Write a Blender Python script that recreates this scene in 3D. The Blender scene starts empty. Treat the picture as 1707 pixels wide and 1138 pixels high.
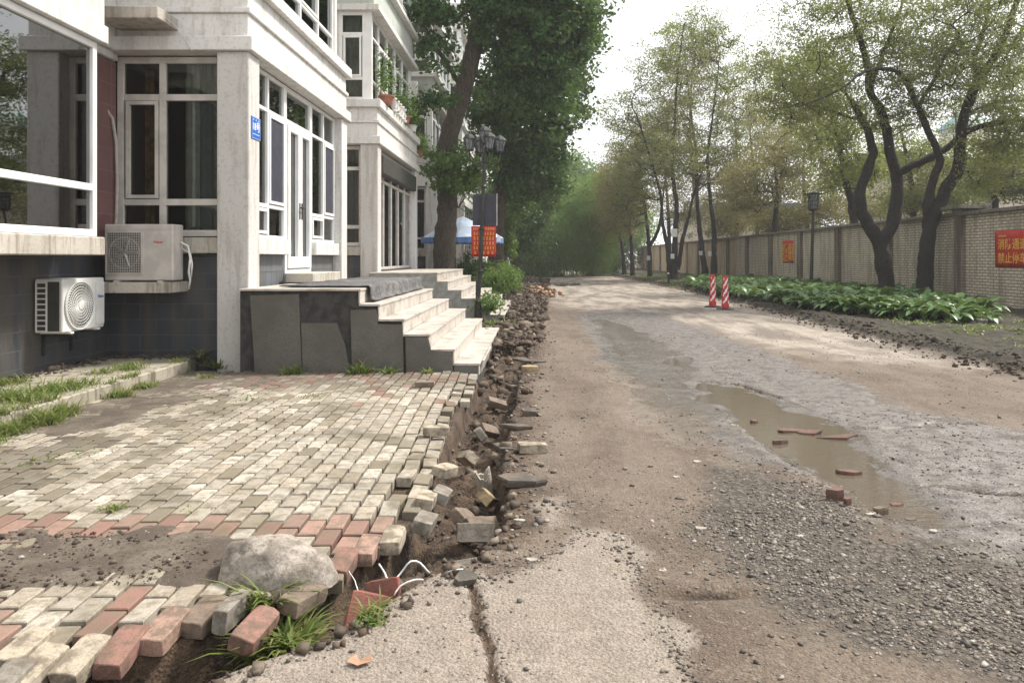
import bpy, math, random
import numpy as np
from mathutils import Vector, Matrix, Euler
R = math.radians
SC = bpy.context.scene
COL = SC.collection
random.seed(7)
rng = np.random.default_rng(7)

# ------------------------------------------------------------------ camera
CAM_H, F, CX, CY = 1.4, 1250.0, 895.0, 430.0
cd = bpy.data.cameras.new('camera')
cam = bpy.data.objects.new('camera', cd); COL.objects.link(cam)
cam.location = (0, 0, CAM_H); cam.rotation_euler = (R(90), 0, 0)
cd.sensor_width = 36.0; cd.lens = 36.0 * F / 1707.0
cd.shift_x = -(CX - 853.5) / 1707.0; cd.shift_y = -(569.0 - CY) / 1707.0
cd.clip_start = 0.05; cd.clip_end = 900.0
SC.camera = cam

# ------------------------------------------------------------------ sky and sun (bright thin overcast)
SUN_EL, SUN_AZ = 52.0, 62.0            # azimuth from +Y towards +X
w = bpy.data.worlds.new('World'); SC.world = w; w.use_nodes = True
nt = w.node_tree; nt.nodes.clear()
out = nt.nodes.new('ShaderNodeOutputWorld'); bg = nt.nodes.new('ShaderNodeBackground')
sky = nt.nodes.new('ShaderNodeTexSky'); sky.sky_type = 'NISHITA'; sky.sun_disc = False
sky.sun_elevation = R(SUN_EL); sky.sun_rotation = R(SUN_AZ)
sky.air_density = 1.0; sky.dust_density = 4.0; sky.altitude = 50
hs = nt.nodes.new('ShaderNodeHueSaturation'); hs.inputs['Saturation'].default_value = 0.35
mixc = nt.nodes.new('ShaderNodeMix'); mixc.data_type = 'RGBA'
tc = nt.nodes.new('ShaderNodeTexCoord'); nz = nt.nodes.new('ShaderNodeTexNoise')
nz.inputs['Scale'].default_value = 2.2; nz.inputs['Detail'].default_value = 5
mr = nt.nodes.new('ShaderNodeMapRange'); mr.inputs['From Min'].default_value = .3; mr.inputs['From Max'].default_value = .7
mr.inputs['To Min'].default_value = .68; mr.inputs['To Max'].default_value = .98
nt.links.new(tc.outputs['Generated'], nz.inputs['Vector']); nt.links.new(nz.outputs['Fac'], mr.inputs['Value'])
nt.links.new(sky.outputs['Color'], hs.inputs['Color'])
nt.links.new(mr.outputs['Result'], mixc.inputs['Factor'])
nt.links.new(hs.outputs['Color'], mixc.inputs['A'])
mixc.inputs['B'].default_value = (9.3, 9.4, 9.55, 1)
nt.links.new(mixc.outputs['Result'], bg.inputs['Color']); bg.inputs['Strength'].default_value = 0.082
nt.links.new(bg.outputs[0], out.inputs[0])
sd = bpy.data.lights.new('sun', 'SUN'); sun = bpy.data.objects.new('sun', sd); COL.objects.link(sun)
sd.energy = 2.9; sd.angle = R(9); sd.color = (1.0, 0.94, 0.85)
_d = Vector((math.sin(R(SUN_AZ)) * math.cos(R(SUN_EL)), math.cos(R(SUN_AZ)) * math.cos(R(SUN_EL)), math.sin(R(SUN_EL))))
sun.rotation_euler = _d.to_track_quat('Z', 'Y').to_euler()
sun.location = (20, 10, 30)
SC.view_settings.view_transform = 'Standard'; SC.view_settings.look = 'None'
SC.view_settings.gamma = 1.0; SC.view_settings.exposure = 1.08
SC.render.engine = 'CYCLES'
SC.cycles.max_bounces = 8; SC.cycles.transparent_max_bounces = 12
SC.cycles.diffuse_bounces = 2; SC.cycles.glossy_bounces = 4; SC.cycles.transmission_bounces = 6
SC.cycles.volume_bounces = 0
SC.cycles.use_adaptive_sampling = True
try:
    SC.cycles.use_denoising = True
except Exception: pass

# ------------------------------------------------------------------ helpers
def P(px, py, Y):                        # a photo point at depth Y
    return np.array(((px - CX) * Y / F, Y, CAM_H - (py - CY) * Y / F))
def G(px, py, z=0.0):                    # a photo point on level z
    Y = F * (CAM_H - z) / (py - CY)
    return np.array(((px - CX) * Y / F, Y, z))

def tag(o, label=None, cat=None, group=None, kind=None):
    if label: o['label'] = label
    if cat: o['category'] = cat
    if group: o['group'] = group
    if kind: o['kind'] = kind
    return o
def empty(name, loc=(0, 0, 0), rz=0.0, label=None, cat=None, group=None):
    o = bpy.data.objects.new(name, None); COL.objects.link(o); o.empty_display_size = .2
    o.location = loc; o.rotation_euler = (0, 0, rz)
    return tag(o, label, cat, group)

class MB:
    def __init__(s): s.v = []; s.f = []; s.m = []; s.c = []
    def add(s, vs, fs, mi=0, col=None):
        n = len(s.v); s.v += [tuple(map(float, v)) for v in vs]
        s.f += [tuple(i + n for i in f) for f in fs]; s.m += [mi] * len(fs)
        s.c += [col or (1, 1, 1)] * len(vs)
        return s
    BF = [(0, 3, 2, 1), (4, 5, 6, 7), (0, 1, 5, 4), (1, 2, 6, 5), (2, 3, 7, 6), (3, 0, 4, 7)]
    def box(s, x0, x1, y0, y1, z0, z1, mi=0, col=None):
        return s.add([(x0, y0, z0), (x1, y0, z0), (x1, y1, z0), (x0, y1, z0), (x0, y0, z1), (x1, y0, z1), (x1, y1, z1), (x0, y1, z1)], s.BF, mi, col)
    def obox(s, c, size, M, mi=0, col=None):
        hx, hy, hz = [a / 2 for a in size]
        vs = [(-hx, -hy, -hz), (hx, -hy, -hz), (hx, hy, -hz), (-hx, hy, -hz), (-hx, -hy, hz), (hx, -hy, hz), (hx, hy, hz), (-hx, hy, hz)]
        c = Vector(c)
        return s.add([c + M @ Vector(v) for v in vs], s.BF, mi, col)
    def tube(s, pts, rad, n=8, mi=0, cap=True, col=None):
        pts = [Vector(p) for p in pts]
        if not hasattr(rad, '__len__'): rad = [rad] * len(pts)
        vs = []; up = None
        for i, p in enumerate(pts):
            t = (pts[min(i + 1, len(pts) - 1)] - pts[max(i - 1, 0)])
            t = t.normalized() if t.length > 1e-9 else Vector((0, 0, 1))
            if up is None:
                up = Vector((1, 0, 0)) if abs(t.x) < .8 else Vector((0, 1, 0))
            a = (up - t * up.dot(t)).normalized(); b = t.cross(a); up = a
            for k in range(n):
                th = 2 * math.pi * k / n
                vs.append(p + (a * math.cos(th) + b * math.sin(th)) * rad[i])
        fs = []
        for i in range(len(pts) - 1):
            for k in range(n):
                k2 = (k + 1) % n
                fs.append((i * n + k, i * n + k2, (i + 1) * n + k2, (i + 1) * n + k))
        if cap:
            fs.append(tuple(range(n - 1, -1, -1))); fs.append(tuple((len(pts) - 1) * n + k for k in range(n)))
        return s.add(vs, fs, mi, col)
    def lathe(s, prof, c=(0, 0, 0), n=16, mi=0):
        vs = []
        for r, z in prof:
            for k in range(n):
                th = 2 * math.pi * k / n
                vs.append((c[0] + r * math.cos(th), c[1] + r * math.sin(th), c[2] + z))
        fs = []
        for i in range(len(prof) - 1):
            for k in range(n):
                k2 = (k + 1) % n
                fs.append((i * n + k, i * n + k2, (i + 1) * n + k2, (i + 1) * n + k))
        fs.append(tuple(range(n - 1, -1, -1))); fs.append(tuple((len(prof) - 1) * n + k for k in range(n)))
        return s.add(vs, fs, mi)
    def xf(s, M):
        s.v = [tuple(M @ Vector(v)) for v in s.v]; return s
    def build(s, name, mats, parent=None, smooth=False, bevel=0, colattr=False, kind=None):
        me = bpy.data.meshes.new(name); me.from_pydata(s.v, [], s.f)
        if not isinstance(mats, (list, tuple)): mats = [mats]
        for m in mats: me.materials.append(m)
        if len(mats) > 1: me.polygons.foreach_set('material_index', s.m)
        if smooth: me.polygons.foreach_set('use_smooth', [True] * len(me.polygons))
        if colattr:
            a = me.color_attributes.new('Col', 'FLOAT_COLOR', 'POINT')
            a.data.foreach_set('color', [x for c in s.c for x in (*c, 1.0)])
        me.update()
        o = bpy.data.objects.new(name, me); COL.objects.link(o)
        if parent: o.parent = parent
        if bevel:
            b = o.modifiers.new('bevel', 'BEVEL'); b.width = bevel; b.segments = 1; b.limit_method = 'ANGLE'
        if kind: o['kind'] = kind
        return o

def fast_mesh(name, V, Fq, mats, parent=None, smooth=False, cols=None):
    """V (n,3), Fq (m,k) numpy"""
    me = bpy.data.meshes.new(name)
    V = np.asarray(V, dtype=np.float32); Fq = np.asarray(Fq, dtype=np.int32)
    m, k = Fq.shape
    me.vertices.add(len(V)); me.vertices.foreach_set('co', V.ravel())
    me.loops.add(m * k); me.loops.foreach_set('vertex_index', Fq.ravel())
    me.polygons.add(m); me.polygons.foreach_set('loop_start', np.arange(0, m * k, k, dtype=np.int32))
    try: me.polygons.foreach_set('loop_total', np.full(m, k, dtype=np.int32))
    except Exception: pass
    if not isinstance(mats, (list, tuple)): mats = [mats]
    for mm in mats: me.materials.append(mm)
    me.update(calc_edges=True)
    if smooth: me.polygons.foreach_set('use_smooth', np.ones(m, dtype=bool))
    if cols:
        for nm, arr in cols.items():
            a = me.color_attributes.new(nm, 'FLOAT_COLOR', 'POINT'); a.data.foreach_set('color', np.asarray(arr, dtype=np.float32).ravel())
    o = bpy.data.objects.new(name, me); COL.objects.link(o)
    if parent: o.parent = parent
    return o

def copy_tree(o, parent=None):
    c = o.copy(); COL.objects.link(c); c.parent = parent
    for ch in list(o.children): copy_tree(ch, c)
    return c

def smooth(a, b, x):
    t = np.clip((x - a) / (b - a), 0, 1); return t * t * (3 - 2 * t)
_H = np.random.default_rng(99).random((256, 256))
def vnoise(x, y):
    xi = np.floor(x).astype(int); yi = np.floor(y).astype(int); fx = x - xi; fy = y - yi
    fx = fx * fx * (3 - 2 * fx); fy = fy * fy * (3 - 2 * fy)
    a = _H[xi & 255, yi & 255]; b = _H[(xi + 1) & 255, yi & 255]; c = _H[xi & 255, (yi + 1) & 255]; d = _H[(xi + 1) & 255, (yi + 1) & 255]
    return (a * (1 - fx) + b * fx) * (1 - fy) + (c * (1 - fx) + d * fx) * fy
def fbm(x, y, o=4):
    x = np.asarray(x, float); y = np.asarray(y, float)
    r = 0; a = .5; t = 0
    for i in range(o):
        r = r + a * vnoise(x * 2 ** i + 17.3 * i, y * 2 ** i + 5.1 * i); t += a; a *= .5
    return r / t
def sdf(poly, x, y):                     # signed distance, inside negative
    d = np.full(x.shape, 1e9); ins = np.zeros(x.shape, bool); n = len(poly)
    for i in range(n):
        ax, ay = poly[i]; bx, by = poly[(i + 1) % n]
        ex, ey = bx - ax, by - ay; wx, wy = x - ax, y - ay
        t = np.clip((wx * ex + wy * ey) / (ex * ex + ey * ey + 1e-12), 0, 1)
        d = np.minimum(d, (wx - ex * t) ** 2 + (wy - ey * t) ** 2)
        c = ((ay > y) != (by > y)) & (x < ex * (y - ay) / (ey + 1e-15) + ax)
        ins ^= c
    d = np.sqrt(d); return np.where(ins, -d, d)
def ldist(line, x, y):
    d = np.full(x.shape, 1e9)
    for (ax, ay), (bx, by) in zip(line[:-1], line[1:]):
        ex, ey = bx - ax, by - ay; wx, wy = x - ax, y - ay
        t = np.clip((wx * ex + wy * ey) / (ex * ex + ey * ey + 1e-12), 0, 1)
        d = np.minimum(d, (wx - ex * t) ** 2 + (wy - ey * t) ** 2)
    return np.sqrt(d)
def gp(pts, z=0): return [tuple(G(a, b, z)[:2]) for a, b in pts]

# ------------------------------------------------------------------ materials
class NT:
    def __init__(s, name):
        s.m = bpy.data.materials.new(name); s.m.use_nodes = True; s.t = s.m.node_tree
        s.b = s.t.nodes['Principled BSDF']; s.o = s.t.nodes['Material Output']
    def n(s, typ, **kw):
        nd = s.t.nodes.new(typ)
        for k, v in kw.items():
            if k in nd.inputs: nd.inputs[k].default_value = v
            else: setattr(nd, k, v)
        return nd
    def l(s, a, b): s.t.links.new(a, b)
    def pos(s, scale=(1, 1, 1), obj=False):
        if obj: g = s.n('ShaderNodeTexCoord').outputs['Object']
        else: g = s.n('ShaderNodeNewGeometry').outputs['Position']
        mp = s.n('ShaderNodeMapping'); mp.inputs['Scale'].default_value = scale
        s.l(g, mp.inputs['Vector']); return mp.outputs['Vector']
    def noise(s, vec, scale, detail=4, rough=.55, out='Fac'):
        nd = s.n('ShaderNodeTexNoise', Scale=scale, Detail=detail, Roughness=rough)
        s.l(vec, nd.inputs['Vector']); return nd.outputs[out]
    def ramp(s, fac, a, b, lo=0.0, hi=1.0):
        nd = s.n('ShaderNodeMapRange'); nd.inputs['From Min'].default_value = a; nd.inputs['From Max'].default_value = b
        nd.inputs['To Min'].default_value = lo; nd.inputs['To Max'].default_value = hi
        s.l(fac, nd.inputs['Value']); return nd.outputs['Result']
    def mix(s, fac, a, b, blend='MIX'):
        nd = s.n('ShaderNodeMix', data_type='RGBA'); nd.blend_type = blend
        for key, v in (('Factor', fac), ('A', a), ('B', b)):
            i = [q for q in nd.inputs if q.name == key and (q.type == ('VALUE' if key == 'Factor' else 'RGBA'))][0]
            if hasattr(v, 'node'): s.l(v, i)
            elif key == 'Factor': i.default_value = v
            else: i.default_value = (*v, 1)
        return [q for q in nd.outputs if q.type == 'RGBA'][0]
    def math(s, op, a, b=0.0):
        nd = s.n('ShaderNodeMath', operation=op)
        for i, v in enumerate((a, b)):
            if hasattr(v, 'node'): s.l(v, nd.inputs[i])
            else: nd.inputs[i].default_value = v
        return nd.outputs[0]
    def set(s, key, v):
        if hasattr(v, 'node'): s.l(v, s.b.inputs[key])
        elif hasattr(v, '__len__'): s.b.inputs[key].default_value = (*v, 1)
        else: s.b.inputs[key].default_value = v
    def bump(s, h, strength=.3, dist=.01):
        bp = s.n('ShaderNodeBump', Strength=strength, Distance=dist); s.l(h, bp.inputs['Height']); s.l(bp.outputs[0], s.b.inputs['Normal'])

def simple(name, c, rough=.6, metal=0.0, var=.15, scale=8, bump=0.0, bscale=60, spec=None):
    t = NT(name); v = t.pos()
    n = t.noise(v, scale, 5)
    lo = tuple(x * (1 - var) for x in c); hi = tuple(min(1, x * (1 + var)) for x in c)
    t.set('Base Color', t.mix(t.ramp(n, .42, .58), lo, hi)); t.set('Roughness', rough); t.set('Metallic', metal)
    if spec is not None: t.b.inputs['Specular IOR Level'].default_value = spec
    if bump: t.bump(t.noise(v, bscale, 4), bump, .01)
    return t.m

def stained(name, c, dirt, rough=.75, amount=.5, bump=.15):
    """painted render with vertical run stains, blotches and grime"""
    t = NT(name)
    vs = t.noise(t.pos((5, 5, .55)), 1.6, 5, .6); big = t.noise(t.pos(), .9, 4); fine = t.noise(t.pos(), 22, 4, .7)
    a = t.ramp(vs, .50, .63, 0, amount); b = t.ramp(big, .49, .62, 0, amount * .55)
    col = t.mix(a, c, dirt); col = t.mix(b, col, tuple((x + y) / 2 for x, y in zip(c, dirt)))
    col = t.mix(t.ramp(fine, .52, .63, 0, .25), col, tuple(x * .6 for x in dirt))
    t.set('Base Color', col); t.set('Roughness', rough); t.bump(fine, bump, .006)
    return t.m

def block_wall(name, c1, c2, mortar, bw, bh, scale=1.0, rough=.7, ms=.012, axis='x', bump=.5, dirt=None, offset=.5, dfac=.6):
    t = NT(name)
    g = t.n('ShaderNodeNewGeometry').outputs['Position']
    sep = t.n('ShaderNodeSeparateXYZ'); t.l(g, sep.inputs[0])
    add = t.math('ADD', sep.outputs['X'], sep.outputs['Y'])
    cb = t.n('ShaderNodeCombineXYZ'); t.l(add, cb.inputs[0]); t.l(sep.outputs['Z'], cb.inputs[1])
    br = t.n('ShaderNodeTexBrick'); t.l(cb.outputs[0], br.inputs['Vector'])
    br.offset = offset
    for k, v in (('Scale', 1.0), ('Mortar Size', ms), ('Mortar Smooth', .2), ('Bias', 0.0), ('Brick Width', bw), ('Row Height', bh)): br.inputs[k].default_value = v
    br.inputs['Color1'].default_value = (*c1, 1); br.inputs['Color2'].default_value = (*c2, 1); br.inputs['Mortar'].default_value = (*mortar, 1)
    col = br.outputs['Color']
    n = t.noise(t.pos(), 3.0, 5); st = t.noise(t.pos((3, 3, .45)), 1.5, 5, .6)
    col = t.mix(t.ramp(n, .42, .60, 0, .28), col, tuple(x * .55 for x in c1))
    if dirt: col = t.mix(t.ramp(st, .47, .60, 0, dfac), col, dirt)
    t.set('Base Color', col); t.set('Roughness', rough)
    h = t.math('ADD', t.math('MULTIPLY', br.outputs['Fac'], -1.0), t.math('MULTIPLY', t.noise(t.pos(), 45, 3), .35))
    t.bump(h, bump, .01)
    return t.m

def leaf_mat(name, cs, trans=.35, rough=.5):
    t = NT(name)
    g = t.n('ShaderNodeNewGeometry'); r = g.outputs['Random Per Island']
    cr = t.n('ShaderNodeValToRGB'); t.l(r, cr.inputs[0]); e = cr.color_ramp.elements
    e[0].position = 0; e[0].color = (*cs[0], 1); e[1].position = 1; e[1].color = (*cs[-1], 1)
    for i, c in enumerate(cs[1:-1]):
        q = e.new((i + 1) / (len(cs) - 1)); q.color = (*c, 1)
    n = t.noise(t.pos(), .8, 3)
    col = t.mix(t.ramp(n, .35, .65, 0, .5), cr.outputs[0], cs[-1])
    t.set('Base Color', col); t.set('Roughness', rough); t.b.inputs['Specular IOR Level'].default_value = .3
    tr = t.n('ShaderNodeBsdfTranslucent'); t.l(t.mix(.5, col, (.25, .32, .06)), tr.inputs[0])
    ms = t.n('ShaderNodeMixShader'); ms.inputs[0].default_value = trans
    t.l(t.b.outputs[0], ms.inputs[1]); t.l(tr.outputs[0], ms.inputs[2]); t.l(ms.outputs[0], t.o.inputs[0])
    return t.m

def bark_mat(name, c, c2):
    t = NT(name); v = t.pos((9, 9, 1.6)); n = t.noise(v, 2.2, 6, .65)
    vo = t.n('ShaderNodeTexVoronoi', Scale=2.4); vo.feature = 'DISTANCE_TO_EDGE'; t.l(t.pos((9, 9, 1.8)), vo.inputs['Vector'])
    f = t.ramp(vo.outputs['Distance'], 0, .25)
    col = t.mix(f, tuple(x * .45 for x in c), c); col = t.mix(t.ramp(n, .45, .60, 0, .7), col, c2)
    t.set('Base Color', col); t.set('Roughness', .9)
    t.bump(t.math('ADD', f, n), .8, .03)
    return t.m

def island(name, cols, rough=.85, bump=.4, bscale=40, dirt=(.10, .075, .055), dfac=.6, wet=False):
    """stones, bricks and clods: a colour each, soil smeared over"""
    t = NT(name); g = t.n('ShaderNodeNewGeometry')
    cr = t.n('ShaderNodeValToRGB'); t.l(g.outputs['Random Per Island'], cr.inputs[0]); e = cr.color_ramp.elements
    cr.color_ramp.interpolation = 'CONSTANT' if len(cols) > 4 else 'LINEAR'
    e[0].position = 0; e[0].color = (*cols[0], 1); e[1].position = .97; e[1].color = (*cols[-1], 1)
    for i, c in enumerate(cols[1:-1]):
        q = e.new((i + 1) / (len(cols) - 1) * .97); q.color = (*c, 1)
    v = t.pos(); n = t.noise(v, 9, 5, .65)
    col = t.mix(t.ramp(n, .46, .57, 0, dfac), cr.outputs[0], dirt)
    f = t.noise(v, bscale, 4, .7)
    col = t.mix(t.ramp(f, .50, .62, 0, .35), col, tuple(x * .5 for x in cols[0]))
    t.set('Base Color', col); t.set('Roughness', rough); t.bump(f, bump, .006)
    return t.m

def brickcol(name, c, dirt=(.11, .085, .06), dfac=.75):
    t = NT(name); v = t.pos(); n = t.noise(v, 11, 5, .7); f = t.noise(v, 90, 3, .7)
    col = t.mix(t.ramp(n, .44, .58, 0, dfac), c, dirt); col = t.mix(t.ramp(f, .50, .62, 0, .45), col, tuple(x * .45 for x in c))
    t.set('Base Color', col); t.set('Roughness', .88); t.bump(f, .5, .005)
    return t.m

M = {}
M['plaster'] = stained('white_plaster', (.69, .675, .65), (.36, .32, .26), amount=.42)
M['plaster_grey'] = stained('greyed_plaster', (.57, .55, .525), (.31, .275, .225), amount=.5, bump=.3)
M['spandrel'] = stained('pale_green_render', (.50, .535, .50), (.36, .36, .30), amount=.4)
M['concrete_sill'] = stained('weathered_concrete', (.50, .46, .40), (.20, .17, .13), amount=.9, bump=.4)
M['slate_block'] = block_wall('dark_slate_block', (.032, .036, .046), (.052, .056, .068), (.085, .088, .095), .42, .2, ms=.006, rough=.55, bump=.35, dirt=(.085, .075, .06))
M['grey_tile'] = block_wall('grey_wall_tile', (.13, .14, .155), (.16, .17, .185), (.05, .05, .055), .22, .24, ms=.006, rough=.5, bump=.3, dirt=(.12, .10, .08), offset=0)
M['red_tile'] = block_wall('maroon_wall_tile', (.19, .09, .085), (.22, .105, .10), (.30, .22, .2), .6, .28, ms=.004, rough=.55, bump=.3, offset=0, dirt=(.15, .09, .08))
M['upvc'] = simple('white_upvc', (.78, .78, .76), .35, var=.05, scale=3)
M['upvc_dirty'] = simple('dulled_upvc', (.56, .53, .48), .45, var=.12, scale=4)
M['dark_gasket'] = simple('dark_interior', (.02, .021, .022), .9)
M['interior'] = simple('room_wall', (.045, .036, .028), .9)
M['screen'] = simple('navy_insect_screen', (.035, .036, .055), .6)
M['metal_black'] = simple('black_painted_iron', (.018, .019, .019), .42, var=.3)
M['metal_grey'] = simple('galvanised_steel', (.35, .35, .34), .45, .7)
M['ac_white'] = simple('ac_casing_white', (.66, .655, .63), .42, var=.06, scale=5)
M['ac_old'] = simple('ac_casing_aged', (.50, .465, .43), .5, var=.1, scale=5)
M['ac_dark'] = simple('ac_fin_dark', (.035, .036, .03), .6)
M['red_paint'] = simple('red_print', (.52, .02, .02), .5, var=.1)
M['ink_blue'] = simple('blue_print', (.03, .06, .35), .5, var=.05)
M['yellow_print'] = simple('yellow_print', (.75, .42, .06), .6, var=.05)
M['white_print'] = simple('white_print', (.8, .8, .8), .5, var=.05)
M['blue_sign'] = simple('blue_enamel', (.015, .13, .52), .3, var=.06)
M['banner'] = simple('red_banner_cloth', (.50, .022, .016), .55, var=.12, scale=5, bump=.2, bscale=20)
M['paper'] = simple('white_paper', (.7, .7, .68), .7, var=.05)
M['granite'] = NT('grey_granite').m
def _granite():
    t = NT('grey_granite'); v = t.pos(); n = t.noise(v, 260, 3, .8); b = t.noise(v, 2.2, 4)
    col = t.mix(t.ramp(n, .44, .56), (.062, .058, .052), (.18, .168, .15)); col = t.mix(t.ramp(b, .45, .60, 0, .55), col, (.075, .068, .055))
    t.set('Base Color', col); t.set('Roughness', .5); t.bump(n, .1, .003); return t.m
M['granite'] = _granite()
def _pale():
    t = NT('pale_granite'); v = t.pos(); n = t.noise(v, 200, 3, .8); b = t.noise(v, 3.5, 5, .65)
    col = t.mix(t.ramp(n, .42, .58), (.42, .38, .34), (.58, .54, .49)); col = t.mix(t.ramp(b, .49, .62, 0, .75), col, (.27, .23, .185))
    t.set('Base Color', col); t.set('Roughness', .5); t.bump(n, .1, .003); return t.m
M['pale_granite'] = _pale()
M['rough_core'] = simple('bare_cement_render', (.045, .042, .04), .9, var=.3, bump=.6, bscale=30)
M['mat'] = None
def _mat():
    t = NT('woven_grey_mat'); v = t.pos((1, 1, 1)); wv = t.n('ShaderNodeTexVoronoi', Scale=22); t.l(v, wv.inputs['Vector'])
    n = t.noise(v, 3, 4)
    col = t.mix(t.ramp(wv.outputs['Distance'], .1, .6), (.17, .17, .175), (.06, .06, .065)); col = t.mix(t.ramp(n, .47, .60, 0, .5), col, (.22, .20, .18))
    t.set('Base Color', col); t.set('Roughness', .9); t.bump(wv.outputs['Distance'], .8, .01); return t.m
M['mat'] = _mat()
def _boulder():
    t = NT('cement_lump'); v = t.pos(); n = t.noise(v, 7, 6, .65); f = t.noise(v, 55, 4, .7); pk = t.n('ShaderNodeTexVoronoi', Scale=16); t.l(v, pk.inputs['Vector'])
    col = t.mix(t.ramp(n, .43, .58), (.17, .145, .12), (.36, .32, .275)); col = t.mix(t.ramp(f, .50, .62, 0, .6), col, (.12, .10, .08))
    t.set('Base Color', col); t.set('Roughness', .9)
    t.bump(t.math('ADD', t.math('MULTIPLY', f, .5), t.math('ADD', n, t.ramp(pk.outputs['Distance'], 0, .16, -.5, 0))), .8, .012); return t.m
M['boulder'] = _boulder()
M['kerb'] = stained('old_kerb_concrete', (.36, .325, .26), (.13, .115, .075), amount=1.1, bump=.6)
M['curtain'] = simple('pale_curtain', (.50, .53, .48), .9, var=.12)
M['curtain_tan'] = simple('tan_curtain', (.42, .25, .10), .9, var=.3)
M['curtain_dim'] = simple('dim_curtain', (.13, .15, .145), .9, var=.12)
M['wood'] = simple('dark_wood', (.09, .055, .035), .6)
M['terracotta'] = simple('terracotta', (.32, .13, .08), .8)
M['blue_cloth'] = simple('blue_parasol_cloth', (.58, .69, .86), .8, var=.12, scale=2)
M['blue_trim'] = simple('deep_blue_cloth', (.09, .20, .45), .8)
M['green_roof'] = simple('green_awning', (.10, .28, .20), .6)
M['wire'] = simple('white_cable', (.72, .70, .68), .5)
M['glass'] = None
def _glass(name, tint=(.60, .62, .58), extra=.0, f0=1.42):
    t = NT(name); fr = t.n('ShaderNodeFresnel', IOR=f0); gl = t.n('ShaderNodeBsdfGlossy', Roughness=.015)
    tr = t.n('ShaderNodeBsdfTransparent'); tr.inputs[0].default_value = (*tint, 1); gl.inputs[0].default_value = (.95, .97, .97, 1)
    wv = t.noise(t.pos(), 1.3, 2); bp = t.n('ShaderNodeBump', Strength=.06, Distance=.02); t.l(wv, bp.inputs['Height']); t.l(bp.outputs[0], gl.inputs['Normal'])
    ms = t.n('ShaderNodeMixShader'); t.l(t.math('MAXIMUM', t.math('ADD', fr.outputs[0], extra), 0.0), ms.inputs[0]); t.l(tr.outputs[0], ms.inputs[1]); t.l(gl.outputs[0], ms.inputs[2]); t.l(ms.outputs[0], t.o.inputs[0])
    return t.m
M['glass'] = _glass('window_glass')
M['glass_dark'] = _glass('tinted_glass', (.30, .36, .36), .14)
M['glass_mirror'] = _glass('reflecting_glass', (.16, .20, .20), .20)
M['glass_blue'] = _glass('blue_door_glass', (.50, .66, .74), .10)
M['lamp_glass'] = simple('dusty_lamp_glass', (.16, .18, .19), .15, var=.3)
M['bark'] = bark_mat('grey_brown_bark', (.085, .066, .049), (.115, .09, .07))
M['bark_dark'] = bark_mat('damp_dark_bark', (.040, .034, .029), (.026, .022, .019))
M['twig'] = simple('thin_twig', (.06, .05, .04), .9)
M['leaf_dark'] = leaf_mat('broad_dark_leaf', [(.014, .042, .016), (.032, .085, .024), (.085, .18, .045), (.042, .11, .032)], .3, .38)
M['leaf_mid'] = leaf_mat('fresh_leaf', [(.05, .10, .02), (.09, .17, .04), (.12, .22, .05)], .4)
M['leaf_olive'] = leaf_mat('small_olive_leaf', [(.10, .115, .04), (.16, .17, .06), (.23, .225, .09)], .55)
M['leaf_tan'] = leaf_mat('turning_leaf', [(.22, .16, .085), (.23, .19, .095), (.15, .15, .065), (.27, .185, .11)], .5)
M['leaf_willow'] = leaf_mat('willow_leaf', [(.09, .17, .04), (.14, .25, .06), (.19, .31, .09)], .5)
M['grass'] = leaf_mat('grass_blade', [(.07, .14, .025), (.11, .20, .035), (.17, .22, .06), (.24, .22, .09)], .35)
M['hosta'] = leaf_mat('hosta_leaf', [(.035, .085, .02), (.06, .13, .035), (.085, .17, .05), (.11, .19, .07)], .2, .35)

# ================================================================== THE GROUND
PAVE = gp([(0, 1104), (100, 1096), (240, 1060), (370, 1022), (455, 1000), (545, 950), (620, 905), (690, 850), (715, 780), (745, 730), (775, 668), (798, 626)])
PAVE = [(-6.2, 1.9), (-3.0, 2.25)] + PAVE + [(-.78, 9.4), (-.74, 14.2), (-.8, 16.5), (-.75, 23), (-1.2, 30), (-1.6, 60), (-30, 60), (-30, 1.9)]
ROAD = gp([(300, 1136), (420, 1096), (540, 1060), (640, 1000), (720, 950), (790, 925), (832, 870), (836, 800), (845, 700), (862, 640), (878, 590), (890, 550), (905, 500)])
ROAD = [(-2.2, 2.0), (-1.6, 2.3)] + ROAD + [(.35, 30), (.3, 60), (.2, 90), (30, 90), (30, 1.2), (-2.2, 1.2)]
VERGE = [(5.9, 1.0), (6.0, 12), (6.1, 16), (6.4, 22), (6.7, 30), (6.5, 45), (6.0, 60), (5.0, 80), (3.0, 110), (60, 110), (60, 1.0)]
CONC = gp([(300, 1150), (330, 1118), (430, 1092), (540, 1060), (640, 1000), (720, 950), (820, 958), (880, 930), (930, 905), (960, 880), (1030, 892), (1075, 950), (1105, 1000), (1135, 1060), (1165, 1138), (1200, 1300), (150, 1300)])
CONC2 = gp([(846, 828), (900, 818), (945, 822), (962, 850), (925, 880), (868, 872)])
ASPH = gp([(960, 520), (1090, 520), (1250, 575), (1420, 640), (1560, 690), (1707, 715), (2100, 800), (2100, 1200), (1850, 1010), (1680, 945), (1570, 900), (1440, 830), (1300, 775), (1200, 740), (1180, 700), (1120, 650), (1010, 600)])
GRAV = gp([(1180, 778), (1290, 780), (1400, 830), (1500, 885), (1600, 905), (1800, 965), (2000, 1040), (1900, 1138), (1560, 1110), (1400, 1060), (1280, 990), (1190, 880)])
SAND = [tuple(p) for p in [(.2, 24), (1.4, 18.5), (3.1, 13.8), (3.9, 11.2), (4.6, 10.0), (5.7, 9.7), (6.0, 13), (6.2, 20), (6.3, 45), (4, 100), (.6, 100), (.3, 50)]]
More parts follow.
